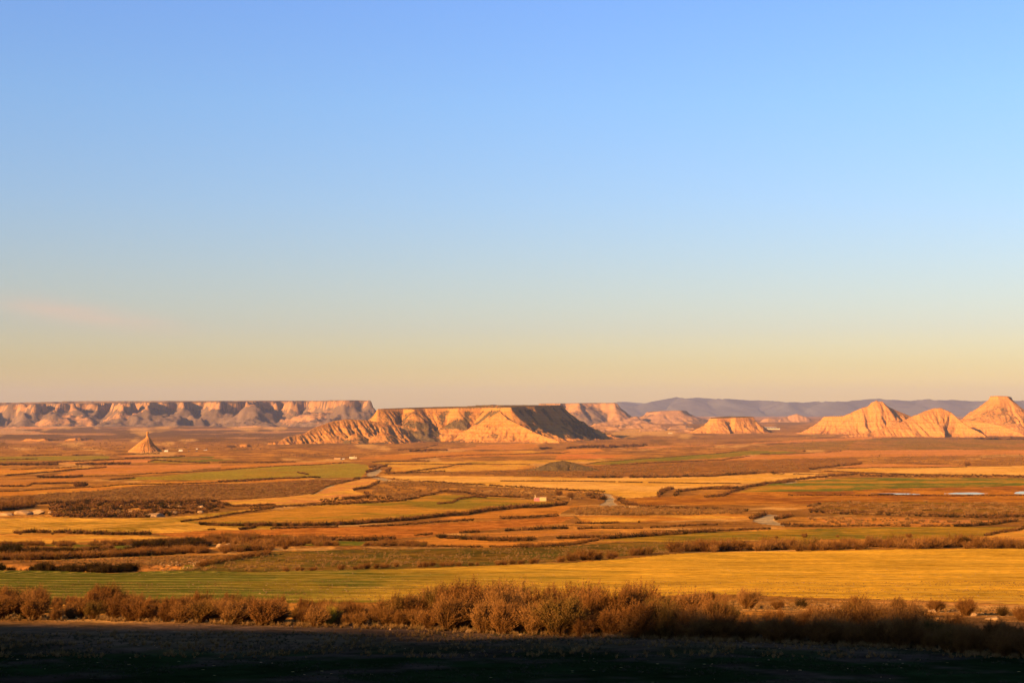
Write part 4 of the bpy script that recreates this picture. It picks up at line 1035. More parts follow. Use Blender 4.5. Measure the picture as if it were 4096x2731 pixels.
bx_, by_ = zip(*BASE); tx_, ty_ = zip(*TOP)
LAB = {"left": "rusty sunlit shrub in the left part of the long near hedge",
       "mid": "rusty brown shrub in the tall sunlit middle of the long near hedge",
       "right": "dark shaded shrub in the right part of the long near hedge"}
hedge_shrubs = []
SPANS = [(245, "at the left edge, left of the dark gap"), (560, "just right of the dark gap at the left"), (900, "left of the slight dip in its left part"), (1430, "before the black hollow left of centre"),
         (1760, "just right of the black hollow"), (2150, "around the tallest wind-combed shrub"), (2560, "between the round-headed and the slim rusty shrub"), (2900, "where sun turns to shade right of centre"),
         (3300, "in front of the large rounded bush"), (3700, "in front of the two boulders on the right"), (9999, "at the right edge, fully in shade")]
def hedge_label(px, row):
    sp = next(t_ for lim, t_ in SPANS if px < lim)
    return ("low front shrub of the near hedge " if row == 0 else "middle row shrub of the near hedge " if row == 1 else "tall back shrub of the near hedge ") + sp
px = -170.0
while px < 4280:
    b = float(np.interp(px, bx_, by_)); tp = float(np.interp(px, tx_, ty_))
    if 228 < px < 268:
        px += 20; continue
    where = "left" if px < 1430 else ("mid" if px < 2850 else "right")
    for row in range(3):
        bb = b - 4 - row * 17 + rng.uniform(-6, 6)
        if 1440 < px < 1545 and row == 0:
            continue
        pxx = px + rng.uniform(-22, 22)
        tp2 = float(np.interp(pxx, tx_, ty_))
        H = (bb - tp2) * ((.70, .90, 1.04)[row] + rng.uniform(-.10, .07))
        H *= rng.choice([.72, .86, 1, 1.1, 1.14])
        me = BIG[rng.randrange(len(BIG))]
        o = put(me, pxx, bb, max(H, 50), hedge_label(px, row), "shrub", "shrubs of the long near hedge", wide=rng.uniform(.64, .90) * (1.15 if row == 0 else 1.0))
        hedge_shrubs.append(o)
    px += rng.choice([42, 52, 62, 74])
# notable ones standing out above or apart from the hedge
for a in [(1830, 2480, 140, "tallest wind-combed tan shrub rising above the middle of the near hedge", .8), (400, 2440, 104, "tall reddish shrub rising above the left part of the near hedge", .8),
          (2205, 2470, 128, "narrow round-headed shrub poking up right of the tallest wind-combed one", .45), (2512, 2470, 132, "slim shrub with a rounded rusty head sticking up right of centre", .5),
          (2990, 2432, 82, "large rounded grey-brown bush behind the hedge at the edge of the golden field", .9), (3205, 2430, 50, "low dark green round bush at the field edge, right of the large rounded bush", .9),
          (3425, 2448, 66, "rounded bush in sun and shade beside a pale boulder behind the hedge", .85), (3590, 2452, 66, "upright bush with a notched top between two pale boulders", .7),
          (3862, 2462, 72, "dark spreading bush behind the hedge near the right edge", .9), (4010, 2462, 52, "small green bush near the right edge of the golden field", .8), (3110, 2436, 36, "low reddish bush between the two rounded bushes behind the hedge", 1.1),
          (4085, 2480, 60, "rusty bush cut by the right edge behind the hedge", .9), (3740, 2446, 50, "golden grassy clump behind the hedge lit by the sun", 1.2), (2840, 2408, 50, "small upright bush at the field edge left of the stony gap", .7)]:
    me = BIG[rng.randrange(len(BIG))] if "green" not in a[3] else None
    if me is None:
        me = shrub_mesh("green_shrub", M_GREEN_SHADEBUSH, seed=95, stems=600, leaf=6, width=.009, leafsize=.03, lean=.05, rad=.62, dome=.55)
    put(me, a[0], a[1], a[2], a[3], "bush", wide=a[4], name="bush")
# yellow-green broom clump in the hedge gap
bm_ = shrub_mesh("broom", NT("x").m, seed=99, stems=700, leaf=0, width=.006, lean=.32, rad=.45, dome=.3)
tt = NT("yellow_green_broom"); tt.base((.20, .17, .02)); bm_.materials.clear(); bm_.materials.append(tt.m)
put(bm_, 1310, 2498, 92, "yellow-green broom tuft leaning right at the front of the near hedge", "bush", wide=.8, name="broom_bush")

# --- shrubs one by one along the far edge of the nearest field
def row(pts, hpx, n, meshes, label, group, jit=(8, 3), hv=.3, wide=(.8, 1.25), name="shrub", cat="shrub", gaps=0.0):
    out = []
    xs = [p[0] for p in pts]; ys = [p[1] for p in pts]
    for k in range(n):
        px = xs[0] + (xs[-1] - xs[0]) * (k + rng.random()) / n
        if gaps and math.sin(px * .021 + n) + .6 * math.sin(px * .057) < -1 + gaps * 1.6: continue
        py = float(np.interp(px, xs, ys)) - rng.random() * jit[1]
        h = hpx * (1 + rng.uniform(-hv, hv))
        out.append(put(meshes[rng.randrange(len(meshes))], px, py, h, label, cat, group, wide=rng.uniform(*wide), name=name))
    return out
row([(2270, 2246), (2400, 2238), (2600, 2224)], 40, 16, MIDS, "rusty shrub in the clump left of the gap behind the golden field", "shrubs along the far edge of the golden field", jit=(8, 8), gaps=.15)
row([(2690, 2214), (2850, 2207), (2960, 2202)], 48, 18, MIDS, "tall rusty shrub in the broad clump right of centre behind the golden field", "shrubs along the far edge of the golden field", jit=(8, 9))
row([(2985, 2203), (3100, 2203), (3400, 2200), (3700, 2196), (4120, 2192)], 46, 62, MIDS, "rusty shrub in the unbroken row behind the right half of the golden field", "shrubs along the far edge of the golden field", jit=(8, 10))
row([(1065, 2288), (1260, 2285), (1400, 2278), (1600, 2270), (1860, 2263), (2000, 2261), (2270, 2247)], 24, 46, MIDS, "small rusty shrub on the far edge of the green part of the near field", "small shrubs along the far edge of the near field", jit=(8, 4), gaps=.32)
for a in [(3218, 2152, 22, "round golden shrub standing alone in the olive field"), (3105, 2154, 14, "small dark round shrub left of the golden one in the olive field"), (3635, 2152, 24, "fan-shaped golden shrub alone near the right end of the olive field"),
          (3350, 2152, 12, "low pale shrub in the olive field between the two golden ones"), (2910, 2166, 12, "little dark shrub on the slope right of the tall shrub clump")]:
    put(MIDS[rng.randrange(5)], a[0], a[1], a[2], a[3], "shrub", wide=1.0)
row([(-20, 2268), (100, 2275), (250, 2284), (420, 2290), (560, 2282)], 34, 26, SHADE_DARKS, "shrub coloured shadow-dark in the ditch behind the green end of the near field", "shadow-coloured shrubs in the near ditch", jit=(8, 8))

# --- everything further out grows as joined hedgerows
SRC_LOW = [put(LOWS[k], 80 + 130 * k, 2139 - 0.3 * k, 13, ("leftmost", "second", "middle", "fourth", "rightmost")[k] + " low shrub on the edge of the golden strip at the left", "shrub", "shrubs on the edge of the golden strip") for k in range(5)]
SRC_MID = [put(MIDS[k], 900 + 60 * k, 2212 - 4 * k, 26, ("leftmost", "second", "middle", "fourth", "rightmost")[k] + " larger rusty shrub on the bank above the long dark ditch", "shrub", "shrubs on the bank above the dark ditch") for k in range(5)]
SRC_SHADE_DARK = [put(SHADE_DARKS[k], 60 + 330 * k, 2216 - 8 * k, 30, "bush coloured shadow-black in the long dark ditch on the left", "bush", "shadow-coloured bushes of the long ditch", name="shade_dark_bush") for k in range(2)]
SRC_TUFT = [put(TUFTS[k], 1180 + 260 * k, 2512 + 12 * k, 22, ("leftmost", "middle", "rightmost")[k] + " large straw-coloured grass tuft at the foot of the near hedge", "grass tuft", "grass tufts at the hedge foot", name="grass_tuft") for k in range(3)]

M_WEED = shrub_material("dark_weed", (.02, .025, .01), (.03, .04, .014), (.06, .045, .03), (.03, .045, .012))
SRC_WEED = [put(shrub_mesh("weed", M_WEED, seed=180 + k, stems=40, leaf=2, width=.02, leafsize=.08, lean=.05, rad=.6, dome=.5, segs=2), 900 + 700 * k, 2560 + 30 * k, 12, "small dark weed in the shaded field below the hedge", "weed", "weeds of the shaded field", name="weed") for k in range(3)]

def gn_scatter(name, label, P3, scl, rot, idx, sources):
    me = bpy.data.meshes.new(name); me.vertices.add(len(P3)); me.vertices.foreach_set("co", np.asarray(P3, np.float32).ravel())
    o = bpy.data.objects.new(name, me); COL.objects.link(o)
    a = me.attributes.new("scl", 'FLOAT_VECTOR', 'POINT'); a.data.foreach_set("vector", np.asarray(scl, np.float32).ravel())
    a = me.attributes.new("rot", 'FLOAT_VECTOR', 'POINT'); a.data.foreach_set("vector", np.asarray(rot, np.float32).ravel())
    a = me.attributes.new("idx", 'INT', 'POINT'); a.data.foreach_set("value", np.asarray(idx, np.int32))
    g = bpy.data.node_groups.new(name, 'GeometryNodeTree')
    g.interface.new_socket("Geometry", in_out='INPUT', socket_type='NodeSocketGeometry')
    g.interface.new_socket("Geometry", in_out='OUTPUT', socket_type='NodeSocketGeometry')
    gi = g.nodes.new("NodeGroupInput"); go = g.nodes.new("NodeGroupOutput")
    ip = g.nodes.new("GeometryNodeInstanceOnPoints"); jn = g.nodes.new("GeometryNodeJoinGeometry")
    for s in reversed(sources):
        oi = g.nodes.new("GeometryNodeObjectInfo"); oi.transform_space = 'ORIGINAL'; oi.inputs["Object"].default_value = s
        oi.inputs["As Instance"].default_value = True
        g.links.new(oi.outputs["Geometry"], jn.inputs[0])
    g.links.new(gi.outputs[0], ip.inputs["Points"]); g.links.new(jn.outputs[0], ip.inputs["Instance"])
    ip.inputs["Pick Instance"].default_value = True
    def na(nm, ty):
        n = g.nodes.new("GeometryNodeInputNamedAttribute"); n.data_type = ty; n.inputs[0].default_value = nm
        return [q for q in n.outputs if q.enabled and q.name == "Attribute"][0]
    g.links.new(na("idx", 'INT'), ip.inputs["Instance Index"])
    g.links.new(na("rot", 'FLOAT_VECTOR'), ip.inputs["Rotation"])
    g.links.new(na("scl", 'FLOAT_VECTOR'), ip.inputs["Scale"])
    g.links.new(ip.outputs[0], go.inputs[0])
    md = o.modifiers.new("scatter", 'NODES'); md.node_group = g
    tag(o, label, kind='stuff')
    return o

nrng = np.random.default_rng(5)
def line_points(pts, hpx, step, jy, hv=.35, gaps=.2):
    res = []
    L = 0
    for (a, b) in zip(pts[:-1], pts[1:]):
        seg = math.hypot(b[0] - a[0], (b[1] - a[1]) * 3)
        n = max(1, int(seg / step))
        for k in range(n):
            f = (k + nrng.random()) / n
            px = a[0] + (b[0] - a[0]) * f; py = a[1] + (b[1] - a[1]) * f
            if math.sin(px * .037 + py) + math.sin(px * .011 + 2) < -2 + gaps * 2.5: continue
            py -= nrng.random() * jy
            x, y = ground_at(px, py)
            res.append((x, y, hpx * (1 + nrng.uniform(-hv, hv)) / F * y))
    return res
def build_scatter(name, label, res, sources, wide=(.9, 1.5), sink=.05, idxs=None):
    if not res: return
    r = np.array(res); z = terrain(r[:, 0], r[:, 1])
    n = len(r); w = nrng.uniform(*wide, n)
    scl = np.stack([r[:, 2] * w, r[:, 2] * w, r[:, 2]], 1)
    rot = np.stack([np.zeros(n), np.zeros(n), nrng.uniform(-.9, .9, n)], 1)
    idx = nrng.integers(0, len(sources), n) if idxs is None else nrng.choice(idxs, n)
    return gn_scatter(name, label, np.stack([r[:, 0], r[:, 1], z - sink * r[:, 2]], 1), scl, rot, idx, sources)

HEDGES = [  # points, height, step, depth, gaps, source, label
 ([(-60, 2222), (150, 2226), (300, 2222), (450, 2210), (600, 2199), (800, 2190)], 30, 6, 16, 0, 'd', "dense shrubs coloured shadow-dark lining the far ditch on the left"),
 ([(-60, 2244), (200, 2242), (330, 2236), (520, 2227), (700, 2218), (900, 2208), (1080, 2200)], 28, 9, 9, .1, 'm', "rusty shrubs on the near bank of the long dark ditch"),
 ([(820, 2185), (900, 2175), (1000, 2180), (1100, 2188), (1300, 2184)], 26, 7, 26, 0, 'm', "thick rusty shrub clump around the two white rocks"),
 ([(-60, 2276), (100, 2279), (300, 2286), (430, 2290), (590, 2280)], 32, 6, 12, 0, 'd', "bushes coloured shadow-black filling the near ditch behind the green field"),
 ([(-60, 2205), (150, 2208), (300, 2205), (450, 2195)], 20, 9, 5, .1, 'm', "lit shrub tops on the far rim of the long ditch"),
 ([(600, 2276), (750, 2271), (860, 2256), (960, 2236), (1075, 2216)], 20, 9, 5, 0, 'm', "shrub row curving up right behind the near ditch"),
 ([(60, 2135), (120, 2130), (330, 2138), (440, 2141), (600, 2138)], 14, 7, 4, .1, 'l', "shrub row between two golden strips at the left"),
 ([(0, 2184), (180, 2184), (320, 2186), (450, 2180), (660, 2176), (900, 2168), (1100, 2164)], 18, 8, 8, .25, 'm', "scattered shrub row along the green strip at the left"),
 ([(1000, 2157), (1280, 2161), (1468, 2162), (1580, 2156)], 16, 7, 6, .1, 'l', "shrub row under the ploughed field"),
 ([(1268, 2186), (1350, 2187)], 22, 8, 6, 0, 'm', "dark shrub knot beside the small green hollow"),
 ([(1460, 2186), (1560, 2176), (1700, 2181)], 18, 7, 8, 0, 'm', "dark shrub clump left of the small ploughed tongue"),
 ([(1700, 2184), (1900, 2188), (2100, 2190), (2280, 2180)], 9, 7, 6, .1, 'l', "low brown shrubs in front of the small ploughed tongue"),
 ([(1660, 2142), (1730, 2139)], 10, 7, 3, 0, 'l', "short dark shrub row at the tip of the ploughed tongue"),
 ([(1748, 2148), (1850, 2158), (2000, 2164), (2140, 2163)], 15, 7, 6, 0, 'l', "shrub row on the far side of the ploughed tongue"),
 ([(1840, 2131), (2000, 2123), (2080, 2121)], 11, 7, 3, .1, 'l', "shrub row behind the dusty orange strip"),
 ([(2090, 2121), (2180, 2116), (2270, 2117)], 13, 7, 3, 0, 'l', "round shrubs right of the dusty orange strip"),
 ([(2310, 2119), (2430, 2113), (2570, 2113)], 9, 7, 3, .1, 'l', "low shrub row on the fallow slope right of centre"),
 ([(2300, 2093), (2380, 2095), (2560, 2091)], 8, 7, 3, .1, 'l', "low shrub row beneath the orange strip left of the lower road bend"),
 ([(2600, 2109), (2800, 2101), (2870, 2099)], 8, 7, 3, .1, 'l', "thin shrub row left of the lower road bend"),
 ([(2230, 2157), (2350, 2153), (2400, 2151)], 13, 7, 4, 0, 'l', "short shrub row left of the olive field corner"),
 ([(2400, 2160), (2460, 2156), (2520, 2149), (2650, 2141), (2790, 2133), (2860, 2132)], 16, 6, 4, 0, 'l', "dark shrub row along the left edge of the olive field"),
 ([(2070, 2186), (2160, 2182), (2290, 2177), (2390, 2165)], 14, 7, 4, .1, 'm', "dark shrubs along the right rim of the ploughed tongue"),
 ([(2850, 2126), (2960, 2121), (3080, 2117)], 9, 6, 3, .1, 'l', "shrub row on the upper edge of the olive field"),
 ([(3130, 2107), (3240, 2109), (3330, 2109), (3400, 2105), (3600, 2106), (3800, 2106)], 7, 7, 3, .15, 'l', "low pale shrubs along the far edge of the olive field"),
 ([(980, 2104), (1270, 2104), (1320, 2101), (1470, 2094), (1561, 2086), (1750, 2071), (1850, 2061), (1960, 2044), (2060, 2031), (2180, 2026), (2262, 2018)], 15, 5, 3, 0, 'l', "long dense dark hedge along the near edge of the large olive field"),
 ([(1080, 2116), (1280, 2111), (1480, 2106), (1640, 2096), (1760, 2089), (2000, 2079), (2236, 2066)], 8, 6, 3, .1, 'l', "thin shrub row between the dark hedge and the ploughed field"),
 ([(725, 2090), (850, 2067), (1000, 2046), (1100, 2032)], 8, 6, 2, 0, 'l', "dark shrub edge climbing the left end of the large olive field"),
 ([(800, 2098), (900, 2102), (1100, 2105)], 13, 6, 3, 0, 'l', "rounded shrubs at the lower left corner of the large olive field"),
 ([(830, 2119), (860, 2120)], 8, 5, 2, 0, 'l', "single shrub knot on the golden strip"),
 ([(960, 2119), (1020, 2112)], 12, 5, 2, 0, 'l', "dark shrub knot left of the ploughed field"),
 ([(1000, 2040), (1140, 2029), (1280, 2023), (1500, 2013), (1640, 2003), (1700, 1983), (1770, 1969)], 8, 5, 5, 0, 'l', "shrub edge along the far side of the large olive field"),
 ([(1770, 1967), (1860, 1971), (1940, 1984), (2110, 1990)], 8, 5, 3, 0, 'l', "dark shrub arc over the tongue of the large olive field"),
 ([(1750, 2014), (1810, 2011), (1850, 1995), (1900, 1989), (1945, 1993)], 8, 4, 3, 0, 'l', "dark shrub arc inside the large olive field"),
 ([(1280, 2018), (1400, 2010), (1560, 2000), (1680, 1985)], 8, 6, 20, .2, 'l', "patchy shrubs on the fallow beside the olive field"),
 ([(1370, 1999), (1440, 1993), (1478, 1984), (1462, 1973)], 10, 4, 3, 0, 'l', "dark shrubs on the lower loop of the dry stream"),
 ([(1416, 1962), (1480, 1951), (1514, 1931)], 10, 4, 3, 0, 'l', "dark shrubs on the upper loop of the dry stream"),
 ([(1250, 1976), (1300, 1952), (1340, 1934), (1440, 1919)], 6, 4, 2, 0, 'l', "dark shrub edge between the scrubland and the winding field"),
 ([(1465, 1892), (1490, 1886), (1518, 1874)], 10, 3, 2, 0, 'l', "dark shrubs left of the pale road bend"),
 ([(1478, 1872), (1505, 1866)], 8, 3, 2, 0, 'l', "dark shrub knot at the top road bend"),
 ([(1548, 1892), (1560, 1878)], 10, 3, 2, 0, 'l', "dark shrubs right of the pale road bend"),
 ([(1522, 1868), (1548, 1864)], 6, 3, 2, 0, 'l', "shrub knot right of the top road bend"),
 ([(1415, 1916), (1515, 1906)], 6, 4, 2, 0, 'l', "low shrubs where the dry stream leaves the road"),
 ([(850, 1927), (1000, 1921), (1100, 1917), (1280, 1909)], 7, 5, 2, .1, 'l', "shrub row on the near edge of the wide green field"),
 ([(0, 1946), (110, 1946), (130, 1939), (250, 1936), (340, 1934)], 7, 5, 2, 0, 'l', "dark shrub line near the left edge of the plain"),
 ([(0, 1965), (170, 1956), (420, 1946), (520, 1939), (700, 1936), (1100, 1919)], 5, 5, 2, 0, 'l', "thin dark line of shrubs behind the scrubland"),
 ([(155, 1912), (290, 1911), (330, 1907)], 9, 4, 2, 0, 'l', "dark shrub cluster left of the wide green field"),
 ([(20, 1905), (110, 1896), (240, 1886), (330, 1879), (425, 1869)], 6, 4, 2, 0, 'l', "dark hedge line rising to the right at the left of the plain"),
 ([(335, 1907), (480, 1901), (600, 1894), (740, 1887), (900, 1877), (1100, 1868), (1240, 1859), (1392, 1851)], 4, 5, 1, 0, 'l', "thin dark hedge line along the far edge of the wide green field"),
 ([(440, 1922), (540, 1914)], 6, 4, 2, 0, 'l', "short shrub line at the tip of the wide green field"),
 ([(0, 1840), (80, 1839), (150, 1837)], 4, 4, 1, 0, 'l', "dark shrub line at the left edge before the spire"),
 ([(40, 1880), (170, 1876), (330, 1868)], 4, 5, 1, .1, 'l', "shrub line above the orange strip at the left edge"),
 ([(170, 1852), (300, 1847), (440, 1841), (600, 1833), (740, 1825)], 5, 4, 2, 0, 'l', "dark hedge line in front of the spire"),
 ([(90, 1824), (300, 1823), (480, 1819), (640, 1815)], 4, 4, 2, .1, 'l', "thin dark hedge line at the foot of the spire"),
 ([(590, 1848), (620, 1843), (800, 1852), (1020, 1850), (1180, 1848)], 5, 5, 2, .1, 'l', "scrubby line left of the ruined farm"),
 ([(0, 1864), (160, 1862), (340, 1860), (520, 1858)], 9, 6, 5, .2, 'l', "reddish brush belt across the left plain"),
 ([(500, 1833), (700, 1827)], 4, 5, 1, 0, 'l', "dark line of shrubs right of the spire foot"),
 ([(1190, 1892), (1235, 1899)], 6, 4, 2, 0, 'l', "small dark shrub spot inside the wide green field"),
 ([(1625, 1890), (1700, 1881), (1780, 1871), (1830, 1859), (1885, 1857)], 5, 4, 2, 0, 'l', "dark hedge line climbing right of the pale road bends"),
 ([(1540, 1896), (1600, 1893), (1680, 1892), (1780, 1889)], 5, 5, 3, .1, 'l', "low shrubs below the hedge climbing from the road bends"),
 ([(1490, 1849), (1560, 1846), (1720, 1843)], 4, 4, 1, 0, 'l', "thin hedge line right of the ruined farm"),
 ([(1540, 1858), (1800, 1858), (2050, 1857), (2120, 1857)], 3, 5, 1, .1, 'l', "hairline hedge between golden strips in the middle"),
 ([(1646, 1834), (1764, 1826), (2048, 1818), (2280, 1808)], 3.5, 4, 1, 0, 'l', "long hairline hedge before the central table mountain"),
 ([(1590, 1801), (1660, 1796), (1754, 1779)], 3.5, 4, 1, 0, 'l', "dark hedge line climbing to the foot of the central table mountain"),
 ([(2000, 1923), (2150, 1926), (2300, 1927), (2540, 1932), (2700, 1933), (2850, 1937), (2965, 1938)], 4.5, 4, 1, .12, 'l', "thin dotted hedge inside the longest golden field"),
 ([(2350, 1909), (2600, 1911), (2850, 1909), (2950, 1899), (3110, 1895)], 9, 5, 3, .1, 'l', "pale bushy edge of the wide brown scrubland"),
 ([(1690, 1925), (1850, 1938), (2000, 1946), (2150, 1956), (2330, 1966), (2420, 1969)], 6, 5, 4, .1, 'l', "shrub belt on the near edge of the longest golden field"),
 ([(2635, 1984), (2650, 1968), (2690, 1957)], 13, 4, 4, 0, 'l', "round bush knot at the right end of the longest golden field"),
 ([(2700, 1984), (2712, 1970), (2800, 1957), (2950, 1954), (3050, 1942), (3180, 1926)], 9, 4, 3, 0, 'l', "dark curved hedge left of the long green field"),
 ([(2820, 1987), (2890, 1984), (2930, 1967), (2990, 1950), (3100, 1932), (3150, 1922), (3240, 1914), (3330, 1908), (3430, 1899)], 9, 4, 3, 0, 'l', "dark hedge along the track above the long green field"),
 ([(3240, 1879), (3330, 1871), (3400, 1861), (3448, 1853)], 7, 4, 4, 0, 'l', "grey-green shrubs in the dry bed left of the golden triangle field"),
 ([(3347, 1876), (3500, 1872), (3700, 1870), (3870, 1867)], 4, 4, 1, 0, 'l', "thin hedge on the far edge of the golden triangle field"),
 ([(3300, 1884), (3480, 1896), (3650, 1899)], 4.5, 4, 1, 0, 'l', "thin hedge on the near edge of the golden triangle field"),
 ([(3440, 1909), (3700, 1910), (4110, 1908)], 6, 5, 10, 0, 'l', "brown shrub belt between the golden triangle and the long green field"),
 ([(2346, 1854), (2420, 1846), (2700, 1827), (2900, 1811), (3000, 1802)], 3, 4, 1, 0, 'l', "dark hairline hedge on the far edge of the green wedge"),
 ([(2440, 1859), (2700, 1847), (2890, 1839), (3000, 1824)], 4, 4, 1, 0, 'l', "dark hairline hedge on the near edge of the green wedge"),
 ([(3040, 1817), (3075, 1815)], 4, 3, 1, 0, 'l', "short dark shrub streak left of the small lone bush"),
 ([(3300, 1812), (3365, 1803)], 3, 4, 1, 0, 'l', "short dark hedge streak right of the small lone bush"),
 ([(2540, 2026), (2600, 2033), (2750, 2037), (2990, 2047)], 9, 5, 5, .05, 'l', "pale bushes along the road right of the two white posts"),
 ([(2350, 1990), (2380, 1992), (2420, 2000)], 16, 5, 14, 0, 'l', "pale orange bushes on the left side of the road crest"),
 ([(2480, 2000), (2500, 2018), (2540, 2024)], 14, 4, 6, 0, 'l', "bushes on the right side of the road crest"),
 ([(3005, 2078), (3030, 2072), (3062, 2062)], 14, 4, 3, 0, 'l', "dark bushes left of the lower road bend"),
 ([(3100, 2082), (3130, 2074), (3165, 2066)], 13, 4, 4, 0, 'l', "bushes inside the lower road bend"),
 ([(3120, 2097), (3250, 2104), (3330, 2108)], 9, 5, 4, .1, 'l', "bushes below the lower road bend"),
 ([(3240, 2050), (3380, 2056), (3500, 2060), (3600, 2064), (3800, 2069), (4000, 2074), (4110, 2066)], 12, 5, 10, .05, 'l', "wide brown shrub belt behind the orange fallow field"),
 ([(3820, 2108), (3900, 2102), (3980, 2094), (4065, 2085)], 13, 4, 3, 0, 'l', "rounded dark bushes on the right rim of the orange fallow field"),
 ([(3940, 2146), (4030, 2128), (4110, 2112)], 11, 5, 4, 0, 'l', "shrubs along the bright orange corner at the right edge"),
 ([(3230, 2028), (3280, 2016)], 8, 3, 2, 0, 'l', "dark shrub streak right of the brown scrub centre"),
 ([(0, 2020), (120, 2016), (300, 2012), (400, 2006), (700, 2006), (850, 2000)], 8, 5, 6, .05, 'l', "shrubs on the near edge of the dark scrubland"),
 ([(870, 2010), (930, 2028), (1000, 2028), (1100, 2024)], 8, 5, 4, .05, 'l', "shrub tail running right from the rocky outcrop"),
 ([(-40, 2044), (20, 2042), (70, 2038), (120, 2030)], 30, 6, 16, 0, 'm', "reddish thicket at the left edge beside the pale bank"),
 ([(310, 2014), (400, 2008)], 15, 5, 5, 0, 'l', "reddish bushes at the back of the rocky outcrop"),
 ([(300, 1946), (345, 1944)], 14, 4, 4, 0, 'l', "reddish bush knot on the pale strip at the left"),
 ([(2266, 1796), (2330, 1790), (2450, 1789), (2590, 1784)], 8, 4, 5, .1, 'l', "reddish brush below the shaded end of the central table mountain"),
 ([(2160, 1797), (2205, 1796)], 8, 4, 3, 0, 'l', "small reddish brush spot left of the longer one"),
 ([(1640, 1806), (1700, 1804), (1790, 1802)], 7, 5, 3, .1, 'l', "reddish brush at the foot of the central table mountain"),
 ([(2000, 2070), (2100, 2068), (2230, 2060)], 5, 6, 2, .1, 'l', "fine shrub line across the brown orange field"),
 ([(3150, 1980), (3400, 1980), (3800, 1981), (4110, 1981)], 5, 5, 2, 0, 'l', "dark reeds along the near shore of the pond"),
 ([(3440, 1967), (3520, 1963), (3700, 1962), (3780, 1960)], 3, 5, 1, .1, 'l', "thin reeds on the far shore of the pond"),
 ([(3090, 1898), (3400, 1900)], 4, 5, 2, .2, 'l', "faint shrub line over the golden field end"),
 ([(3900, 1758), (4096, 1760)], 8, 5, 4, .05, 'l', "brush below the pale hills at the right edge"),
]
for pts, h, st, jy, gp, src, lb in HEDGES:
    res = line_points(pts, h, st * .55, jy, gaps=gp)
    build_scatter("hedgerow_shrubbery", lb, res, {"m": SRC_MID, "l": SRC_LOW, "d": SRC_SHADE_DARK}[src], wide=(.8, 1.4))

# --- open scrub: thousands of knee-high bushes
def area_points(poly, n, hm, size_pow=1.0, dens_noise=None, seed=1):
    r = np.random.default_rng(seed)
    p = np.array(poly, float)
    px = r.uniform(p[:, 0].min(), p[:, 0].max(), n * 4); py = r.uniform(p[:, 1].min(), p[:, 1].max(), n * 4)
    m = in_poly(px, py, poly)
    if dens_noise: m &= fbm(px / dens_noise, py / dens_noise * 3, 3, seed + 3) > -.08
    px, py = px[m][:n], py[m][:n]
    out = []
    for a, b in zip(px, py):
        x, y = ground_at(a, b); out.append((x, y, hm * r.uniform(.5, 1.4)))
    return out
M_SCRUB = shrub_material("steppe_scrub", (.10, .048, .015), (.15, .076, .024), (.22, .12, .04), (.10, .075, .025))
SCRUBS = [shrub_mesh("scrub_bush", M_SCRUB, seed=230 + k, stems=34, leaf=3, width=.05, leafsize=.17, lean=.04, rad=.62, dome=.5, segs=2) for k in range(3)]
SRC_SCRUB = [put(SCRUBS[k], 3300 + 200 * k, 2096, 7, ("leftmost", "middle", "rightmost")[k] + " low brown bush on the near side of the orange fallow field", "bush", "brown bushes of the orange fallow field", name="scrub_bush") for k in range(3)]
